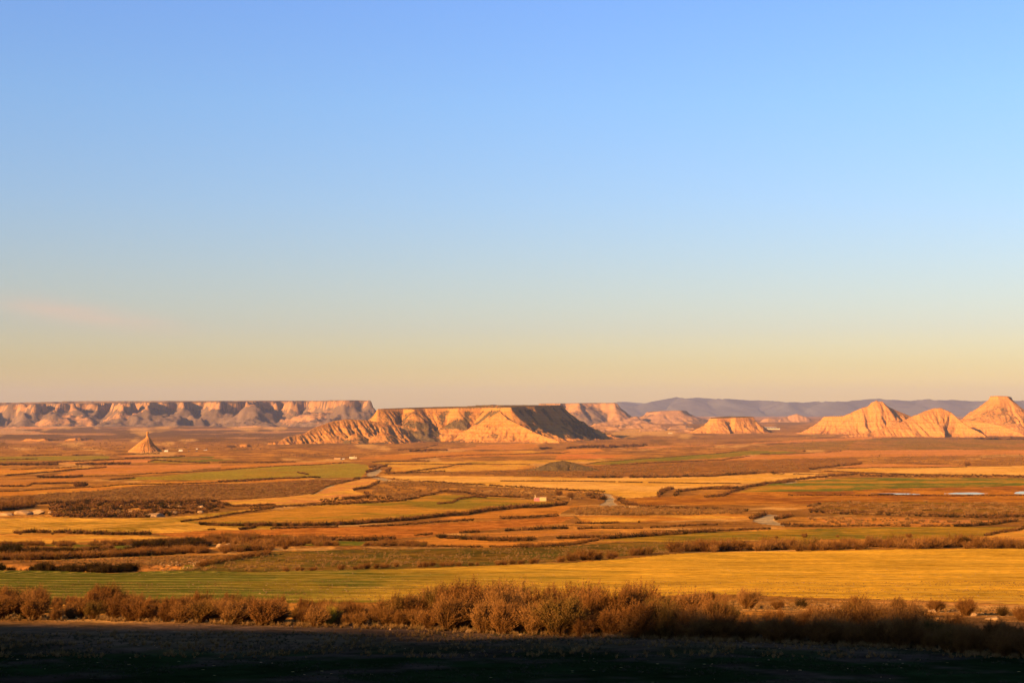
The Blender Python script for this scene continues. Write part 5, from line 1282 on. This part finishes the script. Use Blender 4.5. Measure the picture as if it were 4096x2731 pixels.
AREAS = [
 ([(0, 1992), (164, 1978), (608, 1943), (1100, 1929), (1270, 1920), (1430, 1919), (1330, 1942), (1262, 1972), (1000, 1996), (850, 2002), (420, 2005), (0, 2018)], 4200, 1.1, None, "knee-high brown bushes covering the dark scrubland"),
 ([(200, 2012), (420, 2008), (860, 2004), (930, 2024), (860, 2045), (600, 2066), (330, 2070), (200, 2060)], 900, 1.5, None, "dark bushes covering the rocky outcrop"),
 ([(1650, 1893), (1800, 1893), (2060, 1882), (2420, 1860), (2700, 1848), (3000, 1841), (3400, 1831), (3430, 1848), (3230, 1871), (3100, 1891), (2890, 1901), (2400, 1907), (2000, 1899)], 2600, 1.2, 90, "low bushes dotted over the wide brown scrubland"),
 ([(2080, 1887), (2190, 1858), (2248, 1842), (2330, 1862), (2400, 1884)], 300, 1.3, None, "bushes on the low brown mound"),
 ([(3240, 2014), (3400, 2008), (4096, 2010), (4096, 2062), (3600, 2068), (3250, 2050)], 900, .9, 60, "low bushes in front of the marsh"),
 ([(2280, 2034), (2420, 2026), (2990, 2046), (2980, 2056), (2300, 2062)], 700, .9, None, "brown scrub below the road crest"),
 ([(2000, 1950), (2400, 1972), (2380, 1992), (2200, 2000), (2000, 1985)], 500, 1.0, 60, "scrub around the painted hut"),
 ([(1520, 1908), (2000, 1950), (2000, 1980), (1760, 1965), (1640, 1995), (1480, 2000), (1500, 1940)], 900, 1.0, 60, "scrub between the dry stream and the olive field"),
 ([(560, 2280), (1060, 2212), (1500, 2194), (2060, 2192), (2400, 2176), (2990, 2166), (2700, 2210), (2270, 2242), (1600, 2270), (1000, 2286)], 1500, .35, 70, "tufts and weeds on the grassy slope above the golden field"),
 ([(0, 2248), (200, 2248), (700, 2226), (980, 2218), (700, 2260), (400, 2260)], 400, .4, None, "weeds on the terrace between the ditches"),
 ([(3440, 1820), (4096, 1818), (4096, 1860), (3500, 1852)], 500, 1.4, 60, "scrub behind the golden triangle field"),
 ([(1100, 1812), (1500, 1812), (1500, 1822), (1100, 1824)], 150, 1.6, None, "scrub spots behind the ruined farm"),
 ([(3183, 2073), (3600, 2074), (3960, 2083), (3885, 2097), (3400, 2104)], 160, .9, 50, "small bushes dotted over the orange fallow field"),
 ([(0, 1700), (1100, 1700), (1100, 1800), (0, 1800)], 1400, 2.2, 120, "dark brush dotted over the far left plain"),
 ([(2300, 1740), (3400, 1730), (4096, 1760), (4096, 1800), (2500, 1800)], 1000, 1.8, 120, "dark brush dotted over the far right plain"),
]
for k, (poly, n, hm, dn, lb) in enumerate(AREAS):
    res = area_points(poly, n, hm, dens_noise=dn, seed=700 + k)
    small = hm < .5
    build_scatter("scrub_vegetation", lb, res, SRC_TUFT if small else (SRC_LOW if 'outcrop' in lb else SRC_SCRUB), wide=(.9, 1.6))

# grass tufts: hedge foot and the shaded foreground
def near_pts(n, x0, x1, y0, y1, h0, h1, dens, seed):
    r = np.random.default_rng(seed); xx = r.uniform(x0, x1, n); yy = r.uniform(y0, y1, n)
    m = fbm(xx / dens, yy / dens, 3, seed) > -.05
    return [(a, b, r.uniform(h0, h1)) for a, b in zip(xx[m], yy[m])]
build_scatter("grass", "short dark weeds over the shaded foreground field", near_pts(15000, -24, 24, 30, 52, .03, .10, 3.0, 801), SRC_WEED, wide=(.7, 1.5))
bl = line_points([(p[0], p[1] + 6) for p in BASE], 22, 3.2, 22, gaps=.12)
build_scatter("grass", "straw-coloured grass along the foot of the near hedge", bl, SRC_TUFT, wide=(.6, 1.1))
build_scatter("grass", "yellow stubble stalks on the near golden field", near_pts(14000, -42, 46, 62, 120, .04, .10, 5.0, 803), SRC_TUFT, wide=(1.0, 2.0))
bl2 = line_points([(2650, 2446), (2900, 2440), (3300, 2440), (3700, 2448), (4200, 2470)], 18, 3.5, 30, gaps=.1)
build_scatter("grass", "reddish grass among the stones behind the right part of the hedge", bl2, SRC_TUFT, wide=(.7, 1.3))

build_scatter("grass", "sparse straw and seed heads at the edge of the shade below the hedge", near_pts(3800, -22, 22, 43, 53, .08, .24, 2.2, 805), SRC_TUFT, wide=(.6, 1.0))
# ------------------------------------------------------------------ water of the shallow pond
M_WATER = NT("still_shallow_water"); M_WATER.base((.10, .07, .045)); M_WATER.b.inputs["Roughness"].default_value = .02; M_WATER.b.inputs["Specular IOR Level"].default_value = .5
_wn = M_WATER.noise(M_WATER.mapping(M_WATER.pos(), (.5, .2, 1)), .6, 3); M_WATER.normal(M_WATER.bump(_wn, .004, .1))
for k_, pp in enumerate(POND):
    cx_ = sum(p[0] for p in pp) / len(pp); cy_ = sum(p[1] for p in pp) / len(pp)
    q_ = [(px_ + math.copysign(5, px_ - cx_), py_ + math.copysign(3, py_ - cy_), POND_Z) for px_, py_ in pp]
    w_ = mesh_obj("water", q_, [tuple(range(len(q_)))], M_WATER.m, smooth=False)
    if w_.data.polygons[0].normal.z < 0: w_.data.flip_normals()
    tag(w_, ("narrow left", "second", "third", "rightmost")[k_] + " stretch of shallow pond water reflecting the pale sky in the rusty marsh", kind='structure')

# ------------------------------------------------------------------ stones
def rock_material():
    t = NT("pale_weathered_stone")
    p = t.n.new("ShaderNodeTexCoord").outputs["Object"]
    n = t.noise(p, 2.6, 6, .7)
    t.base(t.mix(t.rng(n, .3, .7, 0, 1), (.16, .095, .042), (.28, .18, .09)))
    t.normal(t.bump(n, .6, .2))
    return t.m
M_ROCK = rock_material()
def rock_mesh(seed, n=2):
    me = bpy.data.meshes.new("boulder")
    import bmesh
    bm = bmesh.new(); bmesh.ops.create_icosphere(bm, subdivisions=n + 1, radius=.5)
    r = random.Random(seed)
    cuts = [(Vector((r.gauss(0, 1), r.gauss(0, 1), r.gauss(0, 1))).normalized(), r.uniform(.22, .40)) for _ in range(9)]
    for v in bm.verts:
        for nn, dd in cuts:
            q = v.co.dot(nn)
            if q > dd: v.co -= nn * (q - dd) * .9
        k = 1 + .12 * float(perlin(np.array([v.co.x * 4 + seed]), np.array([v.co.y * 4 + v.co.z * 3]), seed)[0])
        v.co *= k
    bm.to_mesh(me); bm.free(); me.materials.append(M_ROCK)
    return me
ROCKS = [rock_mesh(300 + k) for k in range(6)]
rr_ = random.Random(12)
def boulder(px0, px1, py0, py1, label, group=None, name="boulder"):
    """a stone filling the given span of the photograph, resting on the ground at its foot"""
    cx = (px0 + px1) / 2
    x, y = ground_at(cx, py1); z = float(terrain(np.array([x]), np.array([y]))[0])
    s = y / F; w = (px1 - px0) * s; h = (py1 - py0) * s
    o = bpy.data.objects.new(name, ROCKS[rr_.randrange(6)]); COL.objects.link(o)
    o.scale = (w * 1.15, w * .8, h * 1.7); o.location = (x, y + w * .25, z + h * .12); o.rotation_euler = (rr_.uniform(-.1, .1), rr_.uniform(-.12, .12), rr_.uniform(-.5, .5))
    tag(o, label, "boulder", group); return o
for a in [(3714, 3752, 2434, 2449, "pale blocky boulder between bushes behind the right part of the hedge, near its middle"), (3948, 4012, 2462, 2480, "long pale flat boulder behind the hedge, close to the right edge"),
          (3322, 3348, 2422, 2434, "pale boulder beside the rounded bush behind the hedge"), (3510, 3534, 2432, 2444, "pale stone left of the upright notched bush"), (3885, 3912, 2452, 2464, "pale pointed stone left of the long flat boulder"),
          (2750, 2790, 2424, 2431, "low pale stone in the sunny gap behind the hedge"), (3652, 3680, 2444, 2452, "small pale stone in the grass left of the blocky boulder"),
          (2075, 2092, 2530, 2541, "orange stone on the dirt edge at the foot of the middle hedge"), (2350, 2372, 2534, 2547, "tan clod-like stone at the hedge foot right of the orange stone"), (1862, 1884, 2514, 2526, "pale stone at the hedge foot left of the orange stone"),
          (1555, 1566, 2508, 2516, "small pale stone where the hedge has its dark gap"), (3302, 3322, 2552, 2566, "grey stone in the shade at the foot of the dark hedge"), (3452, 3486, 2566, 2578, "low grey stone in the shade right of the other one"),
          (224, 236, 2274, 2280, "lone white stone on the far rim of the green field"), (2430, 2470, 2538, 2548, "crumbly orange stone pair member beside the hedge foot"),
          (864, 888, 2172, 2187, "smaller pale rock on the shrubby bank, left of the larger one"), (886, 926, 2170, 2196, "larger pale slanting rock on the shrubby bank"),
          (604, 631, 2020, 2034, "upper left pale block of the rocky outcrop in the scrub"), (642, 693, 2018, 2035, "widest upper pale slab of the rocky outcrop"), (696, 731, 2020, 2032, "upper pale slab right of the widest one"),
          (742, 783, 2019, 2027, "thin upper pale slab toward the right end of the outcrop"), (790, 818, 2020, 2032, "last upper pale block at the right end of the outcrop"), (574, 656, 2043, 2064, "large lower pale slab in the middle of the outcrop"),
          (428, 452, 2040, 2051, "small lower pale block at the left of the outcrop"), (462, 501, 2041, 2052, "lower pale slab right of the small left block"), (508, 536, 2038, 2050, "lower pale block just left of the large slab"),
          (672, 716, 2041, 2053, "lower pale slab right of the large one"), (788, 814, 2038, 2050, "lower pale block at the right end of the outcrop"), (190, 208, 2042, 2052, "pale stone right of the pale bank at the left edge"),
          (-20, 60, 2044, 2060, "pale eroded bank cut by the left edge"), (50, 130, 2040, 2057, "pale eroded bank right beside the one at the left edge"), (110, 180, 2038, 2054, "right end of the pale eroded bank at the left")]:
    boulder(*a)
def scatter_stones(name, label, pts):
    r = np.array(pts); z = terrain(r[:, 0], r[:, 1]); n = len(r)
    scl = np.stack([r[:, 2] * nrng.uniform(.8, 1.6, n), r[:, 2], r[:, 2] * .7], 1); rot = np.stack([np.zeros(n), np.zeros(n), nrng.uniform(0, 6, n)], 1)
    gn_scatter(name, label, np.stack([r[:, 0], r[:, 1], z], 1), scl, rot, nrng.integers(0, 3, n), STONE_SRC)
STONE_SRC = [boulder(690 + 40 * k, 700 + 40 * k, 2254, 2260, "small white stone in the stony patch above the near field, number%s from the left" % (" one", " two", " three")[k], "stones of the stony patch") for k in range(3)]
for k, o in enumerate(STONE_SRC): o["label"] = ("leftmost", "middle", "rightmost")[k] + " larger white stone in the stony patch above the near field"
st = line_points([(p[0], p[1] + 5) for p in BASE], 4.5, 5, 22, hv=.6, gaps=.1)
scatter_stones("rubble", "stones and clods along the dirt edge of the near hedge", st)
scatter_stones("rubble", "pale stones behind the right part of the hedge", line_points([(2600, 2430), (2900, 2432), (3300, 2436), (3700, 2450), (4200, 2478)], 5.5, 4, 22, hv=.6, gaps=.1))
scatter_stones("pebbles", "loose pebbles on the shaded foreground field", near_pts(420, -24, 24, 30, 53, .02, .07, 6.0, 811))
scatter_stones("pebbles", "white pebbles on the near golden and green field", near_pts(1500, -60, 60, 62, 165, .04, .13, 20.0, 812))
scatter_stones("rubble", "white stones in the stony patch above the near field", [(ground_at(nrng.uniform(640, 800), nrng.uniform(2248, 2268)) + (nrng.uniform(.1, .3),)) for _ in range(160)])

# ------------------------------------------------------------------ trees
M_BARK = plain("grey_brown_bark", (.20, .13, .08), noise=.2, nscale=3)
def tree(px, py, hpx, label, crown_me, lean=.0, ck=.8, trunk_w=.035, name="bare_tree"):
    x, y = ground_at(px, py); z = float(terrain(np.array([x]), np.array([y]))[0]); h = hpx / F * y
    r = bpy.data.objects.new(name, None); COL.objects.link(r); r.location = (x, y, z); tag(r, label, "tree")
    V = []; Fc = []
    def limb(p0, p1, r0, r1, n=6):
        p0 = Vector(p0); p1 = Vector(p1); ax = (p1 - p0).normalized(); u = ax.orthogonal().normalized(); v = ax.cross(u); b = len(V)
        for p_, rr in ((p0, r0), (p1, r1)):
            for k in range(n):
                a = 2 * math.pi * k / n; V.append(tuple(p_ + u * math.cos(a) * rr + v * math.sin(a) * rr))
        for k in range(n): Fc.append((b + k, b + (k + 1) % n, b + n + (k + 1) % n, b + n + k))
    w = h * trunk_w
    limb((0, 0, -.3), (lean * h * .3, 0, h * .35), w, w * .7)
    rg = random.Random(int(px))
    for k in range(7):
        a = k * 0.9 + rg.random(); e = (lean * h * .3 + math.cos(a) * h * .28, math.sin(a) * h * .28, h * rg.uniform(.62, .85))
        limb((lean * h * .3, 0, h * rg.uniform(.25, .35)), e, w * .5, w * .15)
    mesh_obj("trunk", V, Fc, M_BARK, parent=r)
    c = bpy.data.objects.new("crown", crown_me); COL.objects.link(c); c.parent = r
    c.location = (lean * h * .3, 0, h * (1 - ck)); c.scale = (h * ck * 1.15, h * ck * 1.15, h * ck)
    return r
CROWN = [shrub_mesh("crown", M_DRY, seed=200 + k, stems=420, leaf=6, width=.012, leafsize=.045, lean=.0, rad=.62, dome=.75, segs=3, droop=.1) for k in range(2)]
tree(3870, 1866, 27, "lone reddish round-crowned tree standing on the far edge of the golden triangle field", CROWN[0])
tree(3217, 1809, 13, "small lone round tree at the right end of the green wedge field", CROWN[1])
tree(2282, 1998, 36, "bare brown tree right behind the painted hut", CROWN[0], ck=.7)
tree(2232, 1994, 40, "tall thin bare tree next to the painted hut", CROWN[1], lean=.3, ck=.6, trunk_w=.02)
tree(2212, 1999, 20, "small leaning bare tree against the right end of the painted hut", CROWN[1], lean=.5, ck=.6, trunk_w=.03)
tree(655, 1800, 13, "small bare tree at the right foot of the rock spire", CROWN[0])
tree(4045, 1752, 11, "small reddish tree under the pale spur at the right edge", CROWN[1])
tree(1775, 1803, 11, "small reddish tree at the foot of the central table mountain", CROWN[0])

# ------------------------------------------------------------------ buildings and vehicles
M_WHITE = plain("limewashed_wall", (.33, .265, .17), noise=.08, nscale=.5)
M_STUC = plain("ochre_stucco", (.32, .20, .10), noise=.15, nscale=.6)
M_DARK = plain("dark_opening", (.03, .025, .02)); M_ROOF = plain("grey_sheet_roof", (.26, .25, .25), noise=.1, nscale=.3)
M_RUST = plain("rust_red_shutter", (.16, .05, .03)); M_PINK = plain("pink_paint", (.32, .11, .11)); M_DPINK = plain("dark_pink_paint", (.42, .07, .10)); M_CREAM = plain("cream_paint", (.34, .29, .13))
M_BLACKP = plain("black_paint", (.05, .045, .03)); M_VANW = plain("white_vehicle_paint", (.36, .34, .30), rough=.35, spec=.4); M_GLASS = plain("dark_vehicle_glass", (.03, .035, .04), rough=.1, spec=.5)
M_TYRE = plain("black_rubber", (.02, .02, .02)); M_CARD = plain("dark_vehicle_paint", (.03, .03, .045), rough=.3, spec=.4); M_SILV = plain("silver_vehicle_paint", (.4, .4, .4), rough=.35, spec=.4)

def root_at(name, px, py, label, cat, group=None, rz=0.0):
    x, y = ground_at(px, py); z = float(terrain(np.array([x]), np.array([y]))[0])
    r = bpy.data.objects.new(name, None); COL.objects.link(r); r.location = (x, y, z); r.rotation_euler = (0, 0, rz); tag(r, label, cat, group)
    return r, y / F
def bx(name, parent, x0, x1, y0, y1, z0, z1, m): return box_mesh(name, x0, x1, y0, y1, z0, z1, m, parent)
def prism(name, parent, prof, y0, y1, m):
    n = len(prof); co = [(a, y0, b) for a, b in prof] + [(a, y1, b) for a, b in prof]
    fs = [tuple(range(n))[::-1], tuple(range(n, 2 * n))] + [(i, (i + 1) % n, n + (i + 1) % n, n + i) for i in range(n)]
    return mesh_obj(name, co, fs, m, parent, smooth=False)

# hut at the foot of the spire
r, s = root_at("stone_hut", 606, 1807, "low pale flat-roofed hut in two blocks at the foot of the rock spire", "hut")
bx("wall", r, -15 * s, -1 * s, 0, 6, -.5, 6 * s, M_WHITE); w = bx("wall", r, 0 * s, 15 * s, -1, 6, -.5, 7.5 * s, M_WHITE)
bx("roof", r, -15.6 * s, -.8 * s, -.4, 6.4, 6.02 * s, 6.6 * s, M_STUC); bx("roof", r, -.4 * s, 15.5 * s, -1.4, 6.4, 7.52 * s, 8.1 * s, M_STUC)
for a in (-10, -5): bx("window", r, a * s, (a + 2) * s, -.12, -.02, 2.5 * s, 4.5 * s, M_DARK)
bx("door", r, 6 * s, 8 * s, -1.12, -1.02, 0, 4.5 * s, M_DARK)
r, s = root_at("stone_shed", 626, 1807, "tiny pale shed right of the hut under the rock spire", "shed")
bx("wall", r, -1.8 * s, 1.8 * s, 0, 2.5, -.5, 5 * s, M_WHITE); bx("roof", r, -2 * s, 2 * s, -.1, 2.6, 5.02 * s, 5.5 * s, M_STUC)

def camper(px, py, L, label, flip=1):
    r, s = root_at("camper_van", px, py, label, "camper van", rz=0.0 if flip > 0 else math.pi)
    H = L * .42; W = 2.3
    prof = [(-L / 2, .45), (L / 2, .45), (L / 2, H), (-L * .30, H), (-L * .36, H * .86), (-L * .34, H * .66), (-L * .45, H * .5), (-L / 2, H * .42)]
    b = prism("body", r, prof, -W / 2, W / 2, M_VANW)
    for sg in (-1, 1):
        bx("window", r, -L * .02, L * .12, sg * (W / 2 + .01), sg * (W / 2 + .04), H * .55, H * .75, M_GLASS); bx("window", r, L * .25, L * .36, sg * (W / 2 + .01), sg * (W / 2 + .04), H * .55, H * .75, M_GLASS)
        bx("window", r, -L * .40, -L * .30, sg * (W / 2 + .01), sg * (W / 2 + .04), H * .46, H * .62, M_GLASS)
        for wx_ in (-L * .33, L * .25):
            co = []; n = 12
            for yy in (sg * W / 2 - .12 * sg, sg * W / 2 + .05 * sg):
                co += [(wx_ + .42 * math.cos(2 * math.pi * k / n), yy, .42 + .42 * math.sin(2 * math.pi * k / n)) for k in range(n)]
            mesh_obj("wheel", co, [tuple(range(n))[::-1], tuple(range(n, 2 * n))] + [(k, (k + 1) % n, n + (k + 1) % n, n + k) for k in range(n)], M_TYRE, r, smooth=False)
    return r
def car(px, py, L, label, m, cat="car"):
    r, s = root_at("parked_car", px, py, label, cat)
    W = L * .4; H = L * .36
    prof = [(-L / 2, .3), (L / 2, .3), (L / 2, H * .58), (L * .34, H * .64), (L * .20, H), (-L * .18, H), (-L * .30, H * .64), (-L / 2, H * .52)]
    prism("body", r, prof, -W / 2, W / 2, m)
    for sg in (-1, 1):
        prism("window", r, [(-L * .26, H * .66), (L * .28, H * .66), (L * .18, H * .93), (-L * .16, H * .93)], sg * (W / 2 + .005), sg * (W / 2 + .03), M_GLASS)
        for wx_ in (-L * .31, L * .31):
            co = []; n = 12
            for yy in (sg * W / 2 - .1 * sg, sg * W / 2 + .04 * sg):
                co += [(wx_ + .34 * math.cos(2 * math.pi * k / n), yy, .34 + .34 * math.sin(2 * math.pi * k / n)) for k in range(n)]
            mesh_obj("wheel", co, [tuple(range(n))[::-1], tuple(range(n, 2 * n))] + [(k, (k + 1) % n, n + (k + 1) % n, n + k) for k in range(n)], M_TYRE, r, smooth=False)
    return r
camper(664, 1807, 9.5, "white camper van parked nearest to the rock spire")
camper(722, 1806, 9.5, "white camper van parked second to the right of the rock spire")
camper(787, 1799, 5.5, "small white van parked in front of the orange clay ridge")
car(818, 1803, 4.6, "white car parked right of the small white van", M_VANW); car(825, 1803, 4.3, "silver car parked beside the white car", M_SILV)
car(754, 1806, 4.3, "dark car parked between the camper vans and the clay ridge", M_CARD); car(786, 1806, 4.4, "black car parked below the small white van", M_CARD)

# ruined farm on the plain
r, s = root_at("ruined_farmhouse", 1412, 1832, "pale roofless farmhouse ruin with a chimney on the plain", "ruin")
bx("wall", r, -15 * s, 5.6 * s, 0, .5, -.5, 8 * s, M_WHITE); bx("wall", r, 6.6 * s, 14 * s, 1.5, 2, -.5, 7.5 * s, M_WHITE); bx("wall", r, -15 * s, -14.2 * s, .52, 6, -.5, 7 * s, M_WHITE); bx("wall", r, 13.2 * s, 14 * s, 2.02, 7, -.5, 7.2 * s, M_WHITE)
bx("wall", r, -14 * s, 13 * s, 6.6, 7.1, -.5, 6.4 * s, M_STUC)
bx("chimney", r, 4 * s, 6.2 * s, -.25, 1.2, 8.02 * s, 12 * s, M_WHITE)
for a in (-9, -4, 0): bx("window", r, a * s, (a + 1.6) * s, -.08, -.02, 3.5 * s, 5.5 * s, M_STUC)
r, s = root_at("ruined_wall", 1407, 1834, "low broken wall in front of the farmhouse ruin", "wall")
bx("wall", r, -4 * s, 0, 0, .5, -.3, 2.4 * s, M_WHITE); bx("wall", r, 9 * s, 11 * s, 0, .5, -.3, 3.4 * s, M_WHITE); bx("wall", r, .05, 4 * s, 0, .5, -.3, 1.2 * s, M_STUC)
r, s = root_at("ruined_barn", 1349, 1834, "low ochre gable ruin left of the farmhouse", "ruin")
prism("gable", r, [(-13 * s, -.3), (-9 * s, -.3), (-9 * s, 4 * s), (-10.5 * s, 6.6 * s), (-12 * s, 5 * s)], 0, .5, M_STUC)
bx("wall", r, -8.9 * s, 12 * s, .3, .8, -.3, 4.6 * s, M_STUC); bx("wall", r, 4 * s, 12 * s, 4, 4.5, -.3, 5 * s, M_WHITE); bx("roof", r, -8 * s, 6 * s, .82, 4, 4.2 * s, 4.7 * s, M_RUST)
car(1366, 1838, 5.0, "black car parked in front of the ochre ruin", M_CARD)
camper(1373, 1836, 4.8, "small white van parked behind the black car at the ruins")

# painted hut by the road
r, s = root_at("painted_hut", 2160, 2001, "small hut covered in pink and cream graffiti with a leaning chimney pillar", "hut")
r.rotation_euler = (0, 0, -.06)
bx("wall", r, -24 * s, -1 * s, .05, 3.2, -.4, 13 * s, M_STUC); bx("wall", r, -.8 * s, 25 * s, 0, 3.4, -.4, 14.5 * s, M_STUC)
bx("roof", r, -24.5 * s, -1 * s, -.05, 3.4, 13.02 * s, 13.8 * s, M_STUC); bx("roof", r, -.6 * s, 26 * s, -.2, 3.6, 14.52 * s, 15.4 * s, M_STUC)
prism("chimney", r, [(-20.5 * s, 13.9 * s), (-17.5 * s, 13.9 * s), (-18 * s, 19 * s), (-19 * s, 24.5 * s), (-21.5 * s, 24.5 * s), (-20.5 * s, 19 * s)], .3, .8, M_WHITE)
g = bx("mural", r, -23.5 * s, -14.5 * s, .0, .04, .2 * s, 12.2 * s, M_PINK); g2 = bx("mural", r, -14 * s, -1.5 * s, .0, .04, -.5 * s, 12.5 * s, M_PINK); g3 = bx("mural", r, .2 * s, 24 * s, -.05, -.01, .2 * s, 13.8 * s, M_CREAM)
def strokes(parent, segs, y, m, w):
    V = []; Fc = []
    for (x0, z0, x1, z1) in segs:
        dx, dz = x1 - x0, z1 - z0; L = math.hypot(dx, dz) + 1e-6; nx, nz = -dz / L * w, dx / L * w; b = len(V)
        for yy in (y, y - .015):
            V += [(x0 + nx, yy, z0 + nz), (x1 + nx, yy, z1 + nz), (x1 - nx, yy, z1 - nz), (x0 - nx, yy, z0 - nz)]
        Fc += [(b, b + 1, b + 2, b + 3), (b + 7, b + 6, b + 5, b + 4), (b, b + 4, b + 5, b + 1), (b + 1, b + 5, b + 6, b + 2), (b + 2, b + 6, b + 7, b + 3), (b + 3, b + 7, b + 4, b)]
    o = mesh_obj("lettering", [tuple(v) for v in V], Fc, m, parent, smooth=False); return o
R1 = random.Random(4)
strokes(r, [(a * s, b * s, c * s, d * s) for a, b, c, d in [(-22, 3, -19, 10), (-19, 10, -16, 3), (-21, 6, -17, 6), (-12.5, 11, -12.5, 4), (-12.5, 4, -9.5, 4), (-9.5, 4, -9.5, 11), (-7.5, 11, -3, 11), (-7.5, 11, -7.5, 7), (-7.5, 7, -4, 7), (-4, 7, -3, 3), (-3, 3, -7, 2.5)]], -.003, M_DPINK, .11)
seg = []
for k in range(8):
    for z_ in (10.5, 6, 2.5):
        x_ = 2 + k * 2.7; q = R1.uniform(-.4, .4)
        seg += [(x_ * s, (z_ + q) * s, (x_ + 1.4) * s, (z_ + 1.5 + q) * s), ((x_ + 1.4) * s, (z_ + 1.5 + q) * s, (x_ + 1.6) * s, (z_ - .8 + q) * s)]
strokes(r, seg, -.055, M_BLACKP, .045)

for k, (px, py, h, w) in enumerate([(2483, 1994, 7, 3), (2518, 2031, 5.5, 4.6)]):
    x, y = ground_at(px, py); s = y / F; z = float(terrain(np.array([x]), np.array([y]))[0])
    o = prism("road_marker", None, [(-w * s / 2, -.2), (w * s / 2, -.2), (w * s / 2, h * s * .8), (0.12 * w * s, h * s), (-.12 * w * s, h * s), (-w * s / 2, h * s * .8)], -.15, .15, M_WHITE)
    o.location = (x, y, z); tag(o, ["slim white marker stone on the verge at the crest of the road", "squat white marker stone at the road edge nearer than the slim one"][k], "road marker")

# long barn near the small mesa and small farm left of it
r, s = root_at("long_barn", 3089, 1717.5, "long white barn with dark openings and grey roof right of the small mesa", "barn")
bx("wall", r, -31 * s, 31 * s, 0, 18, -2, 5.0 * s, M_WHITE); bx("back_wall", r, -30 * s, 30 * s, 4.2, 18, 5.03 * s, 7.6 * s, M_DARK)
for k in range(6): bx("pillar", r, (-31 + k * 12.2) * s, (-30 + k * 12.2) * s, .2, 4, 5.03 * s, 7.8 * s, M_WHITE)
mesh_obj("roof", [(-31 * s, -.5, 7.8 * s), (18 * s, -.5, 7.8 * s), (18 * s, 20, 10.0 * s), (-31 * s, 20, 10.0 * s), (-31 * s, -.5, 7.5 * s), (18 * s, -.5, 7.5 * s), (18 * s, 20, 9.6 * s), (-31 * s, 20, 9.6 * s)], [(0, 1, 2, 3), (7, 6, 5, 4), (0, 4, 5, 1), (1, 5, 6, 2), (2, 6, 7, 3), (3, 7, 4, 0)], M_ROOF, r, smooth=False)
bx("roof", r, 18.5 * s, 28 * s, -.5, 18, 7.7 * s, 8.3 * s, M_RUST)
r, s = root_at("farm_building", 2682, 1735, "tiny pale farm building on the plain left of the small mesa", "building")
bx("wall", r, -8 * s, 8 * s, 0, 8, -1, 3.0 * s, M_WHITE); prism("roof", r, [(-8.5 * s, 3.03 * s), (8.5 * s, 3.03 * s), (7 * s, 4.4 * s), (-7 * s, 4.4 * s)], -.5, 8.5, M_STUC)
for a in (-4, 1, 5): bx("window", r, a * s, (a + 1.2) * s, -.3, -.02, .8 * s, 2.0 * s, M_DARK)
